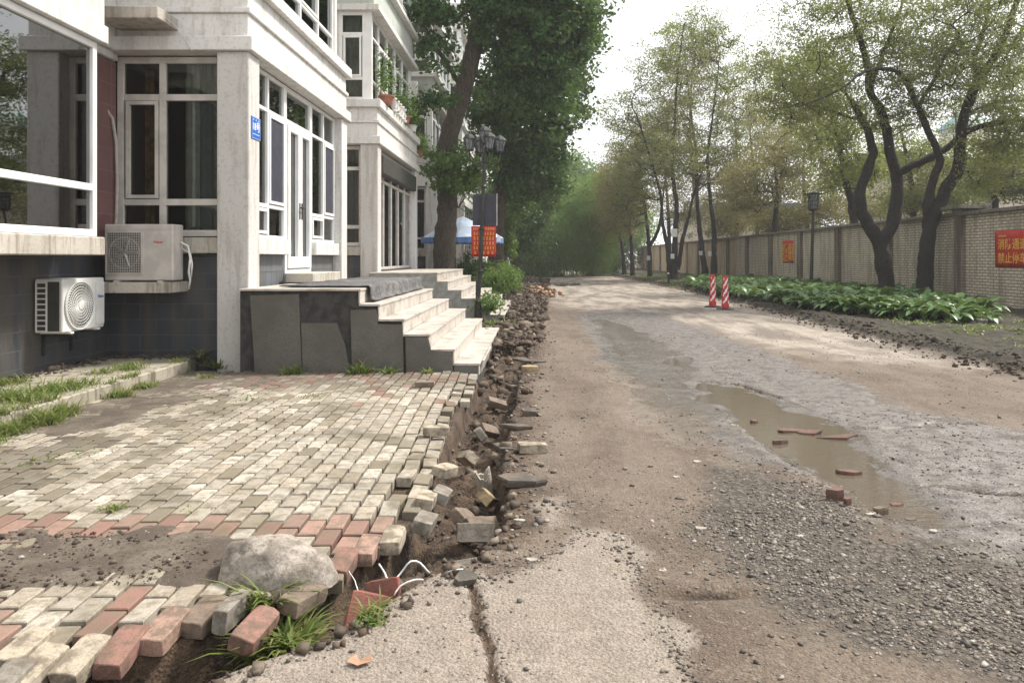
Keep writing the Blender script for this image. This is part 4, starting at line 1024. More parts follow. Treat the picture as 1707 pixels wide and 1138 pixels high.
def tree(name, label, limbs, blobs, n_targets, n_leaf, leaf, mat_leaf, seed, bark='bark_dark', group=None, cat='tree', spread=.38, twig=.006, droop=0, expo=.42, ratio=.62, step=.3, shell=.5, sag=.05, flatk=.8):
    """limbs: [(points, radii)] as traced; blobs: ellipsoids (centre, radii, weight) the crown fills"""
    r = np.random.default_rng(seed)
    base = np.array(limbs[0][0][0], float)
    t = empty(name, tuple(base), label=label, cat=cat, group=group)
    chains = []; NP, NR = [], []
    for pts, rad in limbs:
        p, q = resample(pts, rad, .18, r, .012)
        if len(chains) == 0:                                  # root flare
            h = p[:, 2] - p[0, 2]; q = q * (1 + .55 * np.exp(-np.maximum(h, 0) / .18))
        q = q * (1 + .20 * (fbm(np.arange(len(q)) * .45 + seed, np.zeros(len(q)), 3) - .5)) * (1 + r.normal(0, .04, len(q)))
        chains.append((p, q)); ok = p[:, 2] > base[2] + (1.6 if len(chains) == 1 else .3)
        NP.append(p[ok]); NR.append(q[ok])
    NP = np.concatenate(NP); NR = np.concatenate(NR)
    wts = np.array([b[2] for b in blobs], float); wts /= wts.sum(); ch = r.choice(len(blobs), n_targets, p=wts)
    u = r.normal(size=(n_targets, 3)); u /= np.linalg.norm(u, axis=1)[:, None]; u *= (r.random(n_targets) ** .42 * r.uniform(.85, 1.25, n_targets))[:, None]
    T = np.array([blobs[c][0] for c in ch]) + u * np.array([blobs[c][1] for c in ch])
    d0 = np.array([np.min(np.linalg.norm(NP - q, axis=1)) for q in T]); T = T[np.argsort(d0)]
    pos = list(NP); fixed = len(pos); par = [-1] * fixed; cnt = []
    arr = np.zeros((fixed + n_targets * 24, 3)); arr[:fixed] = NP; m = fixed; brs = []; parr = np.full(len(arr), -1)
    for q in T:
        dv = q - arr[:m]; dist = np.linalg.norm(dv, axis=1) + .6 * np.maximum(0, arr[:m, 2] - q[2])
        j = int(np.argmin(dist)); L = np.linalg.norm(q - arr[j]); k = int(min(22, max(2, L / step)))
        mid = (arr[j] + q) / 2 + r.normal(0, .12 * L, 3) + np.array((0, 0, .10 * L)); ids = [j]
        for s_ in range(1, k + 1):
            uu = s_ / k; p = (1 - uu) ** 2 * arr[j] + 2 * uu * (1 - uu) * mid + uu * uu * q; p = p + r.normal(0, .02, 3); p[2] -= sag * uu * uu
            arr[m] = p; parr[m] = ids[-1]; ids.append(m); m += 1
        brs.append(ids)
    n_des = np.zeros(m)
    for ids in brs: n_des[ids[-1]] += 1
    for i in range(m - 1, fixed - 1, -1): n_des[parr[i]] += n_des[i]
    rad = twig * np.maximum(n_des, 1) ** expo
    for ids in brs:
        q = rad[ids].copy(); q[0] = min(q[0] if ids[0] >= fixed else q[1] * 1.15, q[1] * 1.3); chains.append((arr[ids], q))
    Vt, Ft = sweep_many(chains, lambda a: 14 if a > .12 else (8 if a > .04 else (5 if a > .015 else 3)))
    # bark relief on thick parts comes from the material
    fast_mesh('trunk', Vt - base, Ft, M[bark], t, smooth=True)
    tips = np.concatenate([arr[ids[-max(2, len(ids) // 2):]] for ids in brs])
    c = tips[r.integers(0, len(tips), n_leaf)] + r.normal(0, 1, (n_leaf, 3)) * spread * np.array((1, 1, flatk))
    if droop: c[:, 2] -= r.random(n_leaf) ** 1.3 * droop
    V_, F_ = leaves(c - base, leaf, r, droop, ratio)
    fast_mesh('crown', V_, F_, M[mat_leaf], t)
    return t
def L(pxs, Y, r0, r1=None, dy=None):
    """limb from photo points; radii in metres interpolated"""
    n = len(pxs); pts = []
    for i, q in enumerate(pxs):
        yy = Y + (dy[i] if dy else 0); pts.append(tuple(P(q[0], q[1], yy)))
    rad = [r0 + (r1 - r0) * i / (n - 1) for i in range(n)] if r1 is not None else [r0] * n
    return (pts, rad)
def B(px, py, Y, rx, ry, dY, wgt):       # crown ellipsoid: centre and radii in photo pixels at depth Y
    return (P(px, py, Y), (rx * Y / F, dY, ry * Y / F), wgt)

# big broad-leaved trees on the left
tree('broadleaf_tree', 'large dark broad-leaved tree with a thick leaning trunk behind the farther steps',
     [L([(742, 480), (741, 440), (742, 400), (746, 350), (745, 300), (742, 262), (752, 215), (770, 160), (784, 110), (793, 60), (800, 0), (806, -70), (820, -140)], 24.5, .37, .22, [0] * 13),
      L([(790, 90), (820, 30), (860, -20), (900, -80)], 24.5, .17, .08, [0, .5, 1, 1.5]),
      L([(772, 150), (740, 100), (715, 60), (690, 10)], 24.5, .09, .04, [0, -.4, -.9, -1.3]),
      L([(797, 40), (780, -20), (750, -90)], 24.5, .12, .07, [0, -.6, -1])],
     [B(870, 40, 25, 88, 115, 2.2, 4.5), B(900, 100, 26, 85, 95, 2.2, 4), B(935, -10, 25, 75, 95, 2.2, 3), B(835, -40, 24, 85, 80, 2, 3.0), B(735, 90, 23.6, 42, 40, .8, .28), B(712, 165, 23.4, 42, 26, .6, .25), B(740, 20, 23.6, 60, 22, 1, .30), B(715, 20, 23.0, 40, 16, .5, .3)],
     760, 47000, .165, 'leaf_dark', 31, 'bark', spread=.17)
tree('broadleaf_tree', 'second dark broad-leaved tree, its trunk rising behind the red notice',
     [L([(826, 470), (827, 420), (830, 370), (836, 310), (843, 250), (848, 190), (852, 130), (862, 60), (870, -20)], 31, .33, .17),
      L([(845, 215), (880, 170), (915, 120), (940, 60)], 31, .13, .06, [0, .5, 1, 1.2]), L([(840, 260), (800, 220), (790, 160)], 31, .10, .05, [0, .5, .9])],
     [B(890, 200, 31, 70, 110, 2.4, 4), B(925, 150, 32, 62, 70, 2, 3), B(860, 280, 31.5, 60, 62, 2, 3), B(905, 275, 32, 42, 52, 2, 2.2), B(830, 190, 30, 60, 60, 1.6, 2), B(955, 70, 31, 52, 80, 2, 1.6), B(820, 130, 31, 60, 60, 2, 1.5)],
     500, 33000, .19, 'leaf_dark', 32, 'bark', spread=.21)
tree('broadleaf_tree', 'third dark tree closing the left row, low crown over the rubble heap',
     [L([(858, 458), (860, 420), (862, 370), (868, 300), (875, 220)], 43, .26, .1)],
     [B(885, 300, 43, 42, 75, 3, 3), B(868, 370, 43, 32, 40, 3, 2.0), B(915, 300, 44, 26, 48, 2, 1.0)],
     170, 17000, .20, 'leaf_dark', 33, 'bark', spread=.42)
tree('broadleaf_tree', 'slender far left tree whose bare trunk stands beside the bright shrubs',
     [L([(842, 458), (842, 420), (846, 380), (856, 330)], 37, .2, .1)],
     [B(845, 330, 37, 34, 28, 2, 3), B(828, 360, 36, 16, 26, 1, 1)],
     60, 9000, .16, 'leaf_dark', 34, 'bark', spread=.4)
# leafy shoots round the first trunk
def bush(name, label, px, py, Y, rx, ry, dY, n, leaf, mat, seed, cat='shrub', base_z=None, group=None, stems=9):
    r = np.random.default_rng(seed); c0 = P(px, py, Y); zb = c0[2] - ry * Y / F if base_z is None else base_z
    t = empty(name, (c0[0], Y, zb), label=label, cat=cat, group=group)
    k = max(14, n // 160); u = r.normal(size=(k, 3)); u /= np.linalg.norm(u, axis=1)[:, None]; u *= (r.random(k) ** .45)[:, None]
    hubs = u * np.array((rx * Y / F, dY, ry * Y / F)) + np.array((0, 0, c0[2] - zb))
    c = hubs[r.integers(0, k, n)] + r.normal(0, .13, (n, 3)) * (1, 1, .8)
    V_, F_ = leaves(c, leaf, r); fast_mesh('foliage', V_, F_, M[mat], t)
    ch = []
    for i in range(stems):
        h = hubs[r.integers(0, k)]; p = np.array([(r.normal(0, .06), r.normal(0, .06), 0), h * .5 + r.normal(0, .05, 3), h]); ch.append((p, np.array((.02, .012, .005))))
    Vt, Ft = sweep_many(ch, lambda a: 5); fast_mesh('stem', Vt, Ft, M['twig'], t)
    return t
bush('leafy_shoots', 'bright green leafy shoots sprouting from the leaning trunk beside the lanterns', 762, 285, 23.9, 58, 40, 1.0, 5200, .125, 'leaf_mid', 41, base_z=3.0)
bush('shrub', 'rounded bright green shrub at the near end of the planting strip', 832, 470, 24, 26, 24, 1.0, 4200, .07, 'leaf_mid', 42)
bush('shrub', 'yellow green flowering shrub spilling over the rubble behind the lamp post', 846, 462, 28, 20, 20, 1.0, 3600, .08, 'leaf_willow', 43)
bush('shrub', 'dark low shrub beneath the blue parasol', 785, 455, 26.5, 34, 32, 1.0, 3600, .09, 'leaf_dark', 44)
bush('shrub', 'tall pale green bamboo-like shrub right of the red notice', 846, 385, 33, 13, 50, .8, 3600, .12, 'leaf_mid', 45, base_z=0)
bush('shrub', 'small weeds at the last step by the foot of the lamp post', 818, 505, 16.3, 15, 12, .3, 900, .06, 'leaf_mid', 46)

# ---- the right side
tree('locust_tree', 'forked dark-trunked tree before the brick wall, left of the two near ones',
     [L([(1480, 503), (1478, 470), (1472, 435), (1466, 405), (1448, 375), (1434, 345), (1436, 310), (1450, 275), (1455, 246), (1440, 205), (1421, 172)], 23.5, .27, .09),
      L([(1466, 405), (1484, 380), (1494, 345), (1496, 310), (1493, 285), (1482, 250), (1478, 215), (1466, 178), (1450, 150), (1446, 110), (1432, 60), (1415, 10), (1400, -50)], 23.5, .22, .06, [0, .1, .2, .2, .2, .1, 0, -.2, -.4, -.6, -.8, -1, -1.2]),
      L([(1496, 292), (1520, 276), (1553, 262), (1584, 243), (1602, 222)], 23.6, .14, .09), L([(1450, 150), (1475, 80), (1500, 20), (1520, -60)], 23.1, .07, .03, [0, .3, .6, 1]),
      L([(1440, 205), (1400, 190), (1350, 175), (1300, 180)], 23.5, .05, .02, [0, -.4, -.9, -1.4]), L([(1421, 172), (1395, 140), (1360, 120)], 23.5, .05, .02, [0, -.5, -.8])],
     [B(1400, 60, 23, 110, 80, 2.2, 3), B(1330, 165, 22, 75, 42, 1.6, 1.7), B(1440, 165, 23, 80, 55, 1.8, 1.6), B(1500, 60, 24, 100, 90, 2.2, 2.6), B(1370, -40, 23, 120, 60, 2.4, 2), B(1500, 200, 24, 60, 45, 1.6, .9), B(1290, 110, 22, 40, 40, 1.2, .5)],
     850, 31000, .095, 'leaf_olive', 51, spread=.19, twig=.005, ratio=.4, flatk=.45)
tree('locust_tree', 'tall dark-trunked tree before the brick wall, nearest to the large red banner',
     [L([(1542, 505), (1541, 470), (1544, 430), (1547, 395), (1556, 360), (1566, 340), (1580, 310), (1597, 283), (1600, 250), (1603, 215), (1612, 180), (1624, 148), (1642, 118), (1661, 90), (1674, 62), (1684, 35), (1700, -20), (1710, -90)], 22.6, .24, .07),
      L([(1547, 385), (1546, 350), (1553, 310), (1566, 268), (1560, 245), (1540, 200), (1520, 154), (1505, 125), (1480, 115), (1440, 120), (1400, 150), (1340, 175)], 22.6, .15, .02, [0, 0, 0, 0, -.1, -.3, -.5, -.7, -1, -1.4, -1.8, -2.2]),
      L([(1603, 225), (1630, 212), (1665, 205), (1710, 198), (1760, 180)], 22.6, .10, .05, [0, -.3, -.8, -1.2, -1.8]), L([(1612, 190), (1640, 178), (1680, 168), (1730, 170)], 22.6, .05, .03, [0, .3, .7, 1]),
      L([(1630, 140), (1625, 100), (1640, 50), (1650, 0), (1655, -60)], 22.6, .08, .04, [0, .4, .7, 1, 1.2]), L([(1530, 175), (1560, 130), (1575, 95), (1600, 60)], 22.3, .06, .03, [0, -.3, -.5, -.8])],
     [B(1600, 60, 22.6, 110, 80, 2.2, 3), B(1690, 90, 22, 90, 90, 2, 2.4), B(1560, 130, 22, 90, 60, 1.8, 1.6), B(1670, 240, 21.5, 60, 40, 1.2, 1.3), B(1640, -30, 22, 130, 60, 2.5, 2), B(1690, 190, 21, 50, 40, 1.2, .9), B(1640, 300, 21.3, 30, 35, .8, .35)],
     950, 35000, .095, 'leaf_olive', 52, spread=.19, twig=.005, ratio=.4, flatk=.45)
lab3 = ['tree with a paper notice, right one of the close pair beyond the marker posts', 'tree with a paper notice, left one of the close pair beyond the marker posts',
        'many-stemmed dark tree with a white sign on its trunk beside the short black post', 'forked dark tree where the road bends, a notice on its trunk',
        'slim far tree left of the forked tree at the road bend', 'farthest slim tree in the row along the verge']
specs = [((1190, 462), 47, [(1190, 430), (1190, 380), (1184, 330), (1180, 260), (1190, 180), (1200, 90)], [], [(1220, 130, 65, 90), (1190, 240, 60, 70), (1160, 60, 50, 50)], 'leaf_olive'),
         ((1176, 462), 48, [(1172, 430), (1166, 380), (1162, 330), (1160, 260), (1150, 170), (1140, 80)], [], [(1140, 120, 60, 70), (1170, 280, 65, 60), (1120, 220, 50, 60)], 'leaf_tan'),
         ((1124, 466), 44, [(1124, 430), (1126, 390), (1128, 340), (1120, 280), (1125, 200), (1130, 120), (1140, 40)], [[(1116, 460), (1112, 410), (1104, 370), (1100, 320), (1080, 250), (1060, 190)], [(1130, 450), (1138, 400), (1148, 360), (1158, 320), (1180, 260)]], [(1110, 110, 60, 70), (1050, 200, 55, 70), (1120, 260, 70, 50), (1060, 290, 50, 60)], 'leaf_olive'),
         ((1083, 466), 50, [(1083, 430), (1080, 390), (1076, 350), (1068, 300), (1060, 240)], [[(1083, 410), (1098, 380), (1104, 340), (1110, 290)]], [(1050, 310, 60, 60), (1085, 240, 50, 60), (1030, 330, 40, 50)], 'leaf_tan'),
         ((1055, 462), 54, [(1053, 420), (1050, 380), (1046, 330), (1040, 280)], [], [(1035, 300, 40, 60), (1030, 360, 40, 40)], 'leaf_tan'),
         ((1041, 460), 58, [(1038, 420), (1030, 380), (1020, 330)], [], [(1005, 330, 40, 50), (965, 340, 40, 50)], 'leaf_willow')]
for k, (bp_, Y, st, extra, bl, lm) in enumerate(specs):
    limbs = [L([bp_] + st, Y, .21 if k < 3 else .18, .03)] + [L(e, Y, .14, .04, [0, -.1, -.3, -.5, -.8, -1][:len(e)]) for e in extra]
    tree('verge_tree', lab3[k], limbs, [B(a, b_, Y + (i % 2) * 2 - 1, c_, d_, 2.6, 1) for i, (a, b_, c_, d_) in enumerate(bl)], 420, 18000, .13, lm, 60 + k, group='trees along the verge', flatk=.5, spread=.27, twig=.009, ratio=.5)
# trees standing beyond the wall
lab4 = ['bushy yellow-brown tree beyond the wall, over the small red banner', 'thin olive tree beyond the wall, behind the right lamp post', 'light tree beyond the wall between the two near trunks',
        'spreading tree beyond the wall, above the close pair of trunks', 'half bare tree beyond the wall at the right edge', 'tall hazy tree far beyond the wall, left part',
        'brownish tree beyond the wall just left of the forked near tree', 'low tan tree beyond the wall above the garden lamp', 'tan tree beyond the wall right of the small red banner', 'olive tree beyond the wall behind the nearest tree, high crown', 'brown-leaved tree behind the many-stemmed verge tree', 'tall hazy tree far beyond the wall, right part']
sp = [((1290, 440), 40, [(1292, 380), (1295, 320), (1290, 250)], [(1290, 290, 65, 60), (1245, 310, 45, 50), (1330, 250, 45, 50)], 'leaf_tan'),
      ((1428, 440), 31, [(1424, 370), (1410, 300), (1390, 200), (1370, 120)], [(1385, 215, 55, 55), (1420, 290, 40, 30), (1360, 120, 55, 60)], 'leaf_olive'),
      ((1520, 440), 35, [(1522, 350), (1515, 280), (1500, 210)], [(1510, 260, 70, 50), (1540, 330, 50, 25)], 'leaf_olive'),
      ((1225, 440), 50, [(1228, 380), (1230, 300), (1225, 200)], [(1225, 300, 55, 60), (1250, 180, 55, 60), (1210, 370, 35, 25)], 'leaf_tan'),
      ((1665, 440), 34, [(1660, 360), (1655, 300), (1640, 240)], [(1650, 270, 60, 45), (1700, 310, 40, 25)], 'leaf_olive'),
      ((1160, 440), 70, [(1160, 350), (1150, 220), (1155, 100)], [(1160, 140, 70, 90), (1110, 200, 50, 70)], 'leaf_olive'),
      ((1420, 440), 48, [(1420, 380), (1415, 300), (1410, 240)], [(1420, 280, 80, 60), (1370, 200, 70, 60), (1460, 350, 60, 35)], 'leaf_tan'),
      ((1345, 440), 44, [(1345, 380), (1340, 320), (1340, 260)], [(1335, 330, 60, 40), (1300, 370, 45, 25), (1385, 350, 40, 30)], 'leaf_tan'),
      ((1260, 440), 56, [(1262, 380), (1258, 300), (1250, 220)], [(1255, 350, 55, 35), (1215, 330, 50, 45), (1290, 220, 60, 60)], 'leaf_tan'),
      ((1600, 440), 46, [(1600, 380), (1590, 300), (1600, 220)], [(1580, 330, 60, 40), (1630, 180, 80, 60), (1680, 130, 60, 60)], 'leaf_olive'),
      ((1115, 440), 62, [(1115, 380), (1110, 300), (1105, 220)], [(1110, 330, 60, 45), (1060, 250, 55, 60), (1150, 350, 40, 40)], 'leaf_tan'),
      ((1300, 440), 66, [(1300, 340), (1310, 200), (1300, 90)], [(1300, 140, 80, 90), (1260, 230, 60, 60)], 'leaf_olive')]
for k, (bp_, Y, st, bl, lm) in enumerate(sp):
    tree('garden_tree', lab4[k], [L([(bp_[0], CY + 1.4 * F / Y)] + st, Y, .2, .05)], [B(a, b_, Y, c_, d_, 3, 1) for a, b_, c_, d_ in bl], 320, 15000, .135, lm, 80 + k, group='trees beyond the brick wall', flatk=.5, spread=.30, twig=.009, ratio=.5)
# willows and far green closing the road
for k, (x_, y_, Y, rx, ry, mt, lb) in enumerate([(930, 385, 58, 46, 44, 'leaf_willow', 'weeping willow hanging low over the far end of the road'), (985, 385, 60, 46, 46, 'leaf_willow', 'weeping willow at the right of the far road end'),
                                                (890, 400, 55, 28, 34, 'leaf_dark', 'dark willow beside the rubble heap at the far left')]):
    tree('willow_tree', lb, [L([(x_, CY + 1.4 * F / Y + 1), (x_, 420), (x_ + 3, 370), (x_, 330)], Y, .3, .1)], [B(x_, y_ - 20, Y, rx, ry, 3, 1)], 120, 26000, .30, mt, 100 + k, spread=.4, droop=3.2, ratio=.16, twig=.01)
for k, (x_, y_, Y, rx, ry, mt, lb) in enumerate([(960, 320, 84, 52, 62, 'leaf_mid', 'bright green tree far off in the gap above the road'), (905, 300, 90, 50, 75, 'leaf_mid', 'dark far tree behind the left row'), (1030, 370, 88, 50, 55, 'leaf_willow', 'green far tree behind the verge trees')]):
    tree('far_tree', lb, [L([(x_, 450), (x_, 400), (x_, y_ - 10)], Y, .35, .15)], [B(x_, y_ + 10, Y, rx, ry, 4, 1)], 130, 22000, .30, mt, 110 + k, spread=.8, twig=.015)
for k, (x_, y_, Y, rx, ry, lb) in enumerate([(1010, 440, 62, 34, 16, 'low dark bush right of the far road end'), (968, 438, 66, 30, 12, 'low green bush under the right willow'), (905, 443, 68, 22, 12, 'low bush closing the far road end')]):
    bush('bush', lb, x_, y_, Y, rx, ry, 1.2, 4200, .22, 'leaf_dark' if k != 1 else 'leaf_willow', 120 + k)

# ================================================================== STREET FURNITURE
def lantern(par, c, r=.125, h=.28):
    b = MB(); b.lathe([(r * .55, 0), (r * .62, .02), (r * .62, .03)], c, 8); b.lathe([(r * 1.05, h - .01), (r * 1.18, h), (r * .95, h + .05), (r * .45, h + .10), (r * .12, h + .12), (.012, h + .17)], c, 8)
    for k in range(8):
        a = 2 * math.pi * k / 8; p0 = (c[0] + r * .60 * math.cos(a), c[1] + r * .60 * math.sin(a), c[2] + .02); p1 = (c[0] + r * 1.03 * math.cos(a), c[1] + r * 1.03 * math.sin(a), c[2] + h)
        b.tube([p0, p1], .007, 4)
    f = b.build('lantern', M['metal_black'], par)
    b = MB(); b.lathe([(r * .56, .03), (r * .97, h - .01)], c, 8); b.build('lamp_glass', M['lamp_glass'], f)
# tall five-lantern lamp, leaning a little
LB = G(797, 525); LB = np.array((-1.27, 16.2, .02))
lp = empty('street_lamp', tuple(LB), label='tall black lamp post with five lanterns beside the farther steps', cat='street lamp')
TOP = P(808, 255, 16.2) - LB
b = MB(); b.lathe([(.13, 0), (.13, .06), (.085, .10), (.075, .42), (.09, .46), (.055, .52), (.05, .9)], n=14); b.build('base', M['metal_black'], lp, smooth=False)
b = MB(); b.tube([(0, 0, .5), tuple(TOP * .33), tuple(TOP * .66), tuple(TOP)], [.050, .046, .040, .034], 12)
for q in (.3, .55, .8): p = TOP * q; b.lathe([(.05, -.03), (.062, -.015), (.062, .015), (.05, .03)], tuple(p), 12)
b.build('pole', M['metal_black'], lp)
b = MB(); offs = []
for k in range(4):
    a = R(20 + 90 * k); e = TOP + np.array((.34 * math.cos(a), .34 * math.sin(a), .02)); offs.append(e)
    b.tube([tuple(TOP + (0, 0, -.18)), tuple(TOP + np.array((.22 * math.cos(a), .22 * math.sin(a), -.26))), tuple(TOP + np.array((.33 * math.cos(a), .33 * math.sin(a), -.16))), tuple(e)], .015, 7)
b.build('arm', M['metal_black'], lp, smooth=True)
for e in offs: lantern(lp, tuple(e), .125, .26)
lantern(lp, tuple(TOP + (0, 0, .18)), .125, .28)
# dark board and red notice clamped to it
bx0, bx1, by = (788 - CX) * 16.30 / F, (827 - CX) * 16.30 / F, 16.29
t = empty('notice_board', ((bx0 + bx1) / 2, by, 2.1), label='black board fixed across the tall lamp post above the red notice', cat='notice board')
b = MB(); hw = (bx1 - bx0) / 2; b.box(-hw, hw, 0, .03, .005, .68); b.build('panel', M['screen'], t, bevel=.004)
b = MB(); b.box(hw + .005, hw + .03, -.01, .03, 0, .70); b.build('edge_strip', M['metal_grey'], t)
t = empty('red_notice', ((bx0 + bx1) / 2 - .01, by, 1.43), label='red notice with rows of orange characters hanging on the tall lamp post', cat='banner')
b = MB(); nxx = 12; vs = []; 
for j in range(8):
    for i in range(nxx + 1): vs.append((-hw - .02 + (2 * hw + .03) * i / nxx, .006 * math.sin(i * .9 + j) , .66 * j / 7))
b.add(vs, [(j * 13 + i, j * 13 + i + 1, (j + 1) * 13 + i + 1, (j + 1) * 13 + i) for j in range(7) for i in range(12)]); o = b.build('cloth', M['banner'], t, smooth=True); sm = o.modifiers.new('t', 'SOLIDIFY'); sm.thickness = .004
rr = random.Random(12); b = MB()
for row in range(6):
    z = .60 - row * .103; nch = (12, 8, 7, 7, 8, 5)[row]; wd = (2 * hw - .04) / nch; hh = .030 if row else .018
    for k in range(nch):
        x = -hw + .02 + wd * (k + .5); s_ = wd * .36
        for q in range(3):
            zz_ = z - hh + hh * q * .9; b.box(x - s_ * rr.uniform(.6, 1), x + s_ * rr.uniform(.6, 1), -.0125, -.010, zz_, zz_ + .010)
        b.box(x - .008, x + .004, -.0135, -.0128, z - hh * 1.1, z + hh * .75)
b.build('lettering', M['yellow_print'], t)
t = empty('paper_sheet', tuple(P(831, 397, 16.35)), label='small white paper stuck out at the right edge of the red notice', cat='paper')
b = MB(); b.add([(-.04, 0, -.08), (.05, .01, -.07), (.05, .02, .03), (-.03, 0, .08)], [(0, 1, 2, 3)]); b.build('sheet', M['paper'], t)

# lamp on the right with a wide disc cap
Yl = 30.0; b0 = P(1352, 487, Yl); t = empty('garden_lamp', tuple(b0), label='black lamp post with square lantern and wide disc cap in the hosta bed', cat='street lamp')
hT = P(1357, 322, Yl)[2] - b0[2]
b = MB(); b.tube([(0, 0, 0), (.03, 0, 1.4), (.09, 0, hT - .72)], [.075, .062, .055], 12); b.lathe([(.13, 0), (.13, .05), (.08, .12), (.08, .3)], n=12); b.build('pole', M['metal_black'], t)
zc = hT - .72; b = MB(); b.lathe([(.10, 0), (.21, .05), (.22, .08)], (.09, 0, zc), 12); b.build('lamp_base', M['metal_black'], t)
b = MB()
for k in range(12):
    a = 2 * math.pi * k / 12; b.tube([(.09 + .18 * math.cos(a), .18 * math.sin(a), zc + .08), (.09 + .22 * math.cos(a), .22 * math.sin(a), hT - .06)], .011, 4)
for q in (.3, .55, .8): b.tube([(.09 + .205 * math.cos(a), .205 * math.sin(a), zc + .08 + .58 * q) for a in np.linspace(0, 6.2832, 19)], .009, 4, cap=False)
f = b.build('cage', M['metal_black'], t)
b = MB(); b.lathe([(.16, .08), (.19, .62)], (.09, 0, zc), 12); b.build('lamp_glass', M['lamp_glass'], f)
b = MB(); b.lathe([(.24, hT - .06), (.40, hT - .05), (.40, hT - .02), (.14, hT), (.05, hT + .06)], (.09, 0, 0), 20); b.build('cap', M['metal_black'], t)

# red and white marker posts
for i, (px, py, Y, lb) in enumerate(((1188, 512, 21.6, 'red marker post with white slanting bands, left one of the pair'), (1209, 516, 20.6, 'red marker post with white slanting bands, right one of the pair'))):
    c = P(px, py, Y); z0 = GZ(c[0], Y); t = empty('marker_post', (c[0], Y, z0), label=lb, cat='marker post', group='red marker posts')
    b = MB(); b.lathe([(.24, 0), (.24, .025), (.16, .05)], n=16); b.build('base', M['metal_black'], t)
    H = .90; b = MB(); nz, nn = 28, 20; vs = []; fs = []; mi = []
    for j in range(nz + 1):
        r = .105 + (.070 - .105) * j / nz
        for k in range(nn): a = 2 * math.pi * k / nn; vs.append((r * math.cos(a), r * math.sin(a), .04 + H * j / nz))
    for j in range(nz):
        for k in range(nn):
            k2 = (k + 1) % nn; mt = 1 if 3 < j < 26 and ((j - k * 1.0 * 1.4) % 7) < 2.6 and not (k in (0, 10, 11, 1)) else 0
            b.add([vs[j * nn + k], vs[j * nn + k2], vs[(j + 1) * nn + k2], vs[(j + 1) * nn + k]], [(0, 1, 2, 3)], mt)
    b.add(vs[-nn:], [tuple(range(nn))], 0)
    b.build('post', [simple('marker_red', (.50, .035, .04), .45, var=.08), M['white_print']], t)
# short black post
c = P(1114, 476, 38); t = empty('bollard', (c[0], 38, GZ(c[0], 38)), label='short black bollard with a white band at the verge', cat='bollard')
b = MB(); b.lathe([(.055, 0), (.05, .62), (.03, .66)], n=12); b.build('post', M['metal_black'], t); b = MB(); b.lathe([(.056, .5), (.055, .57)], n=12); b.build('band', M['white_print'], t)

# parasol
c = P(771, 470, 26); t = empty('parasol', (c[0], 26, 0), label='large pale blue parasol with a deep blue valance behind the leaning trunk', cat='parasol')
zr, zt_ = P(0, 397, 26)[2], P(0, 361, 26)[2]; b = MB(); n = 8; rO = 1.42
for k in range(n):
    a0, a1 = 2 * math.pi * k / n, 2 * math.pi * (k + 1) / n; am = (a0 + a1) / 2
    p = lambda r, a, z: (r * math.cos(a), r * math.sin(a), z)
    b.add([p(.03, a0, zt_), p(rO * .55, a0, (zt_ * .52 + zr * .48)), p(rO, a0, zr), p(rO * .96, am, zr + .02), p(rO, a1, zr), p(rO * .55, a1, (zt_ * .52 + zr * .48)), p(.03, a1, zt_)], [(0, 1, 5, 6), (1, 2, 3), (1, 3, 5), (3, 4, 5)])
cn = b.build('canopy', M['blue_cloth'], t)
b = MB()
for k in range(n):
    a0, a1 = 2 * math.pi * k / n, 2 * math.pi * (k + 1) / n
    m_ = 4
    for q in range(m_):
        A, C_ = a0 + (a1 - a0) * q / m_, a0 + (a1 - a0) * (q + 1) / m_
        b.add([(rO * math.cos(A), rO * math.sin(A), zr), (rO * math.cos(C_), rO * math.sin(C_), zr), (rO * 1.0 * math.cos(C_), rO * math.sin(C_), zr - .16), (rO * math.cos(A), rO * math.sin(A), zr - .2)], [(0, 1, 2, 3)])
b.build('valance', M['blue_trim'], t)
b = MB(); b.tube([(0, 0, 0), (0, 0, zt_ + .05)], .025, 8); b.build('pole', M['metal_grey'], t)
# green awning at the far shop
c = P(772, 350, 36); t = empty('awning', (-3.66, 35.5, 2.9), label='small green sloping awning beyond the parasol', cat='awning')
b = MB(); b.add([(0, 0, .9), (0, 2.2, .9), (1.0, 2.2, .3), (1.0, 0, .3), (0, 0, .84), (0, 2.2, .84), (1.0, 2.2, .24), (1.0, 0, .24)], MB.BF); b.build('sheet', M['green_roof'], t)

# pots and planters on the sill of the second bay
pot(-3.63, 18.1, 5.085, .18, .22, 'terracotta pot with a trailing plant on the near end of the balcony sill', 500, .9, 71)
pot(-3.66, 20.6, 5.085, .20, .20, 'bushy green plant in a pot farther along the same balcony sill', 1100, .6, 72)
pot(-3.66, 21.9, 5.085, .16, .18, 'third plant on the balcony sill, its leaves spilling over the edge', 800, .35, 73, 'plaster')
pot(-4.3, 27.2, 5.085, .2, .2, 'leafy plant on the distant bay ledge left of the leaning trunk', 1300, .5, 74)
t = empty('balustrade', (-3.62, 19.0, 5.08), label='row of small white urn-shaped balusters on the balcony sill', cat='balustrade')
for k in range(5):
    b = MB(); b.lathe([(.09, 0), (.09, .04), (.05, .08), (.085, .18), (.04, .27), (.08, .32), (.08, .36)], (0, .35 * k, 0), 12); b.build('baluster', M['plaster'], t, smooth=True)

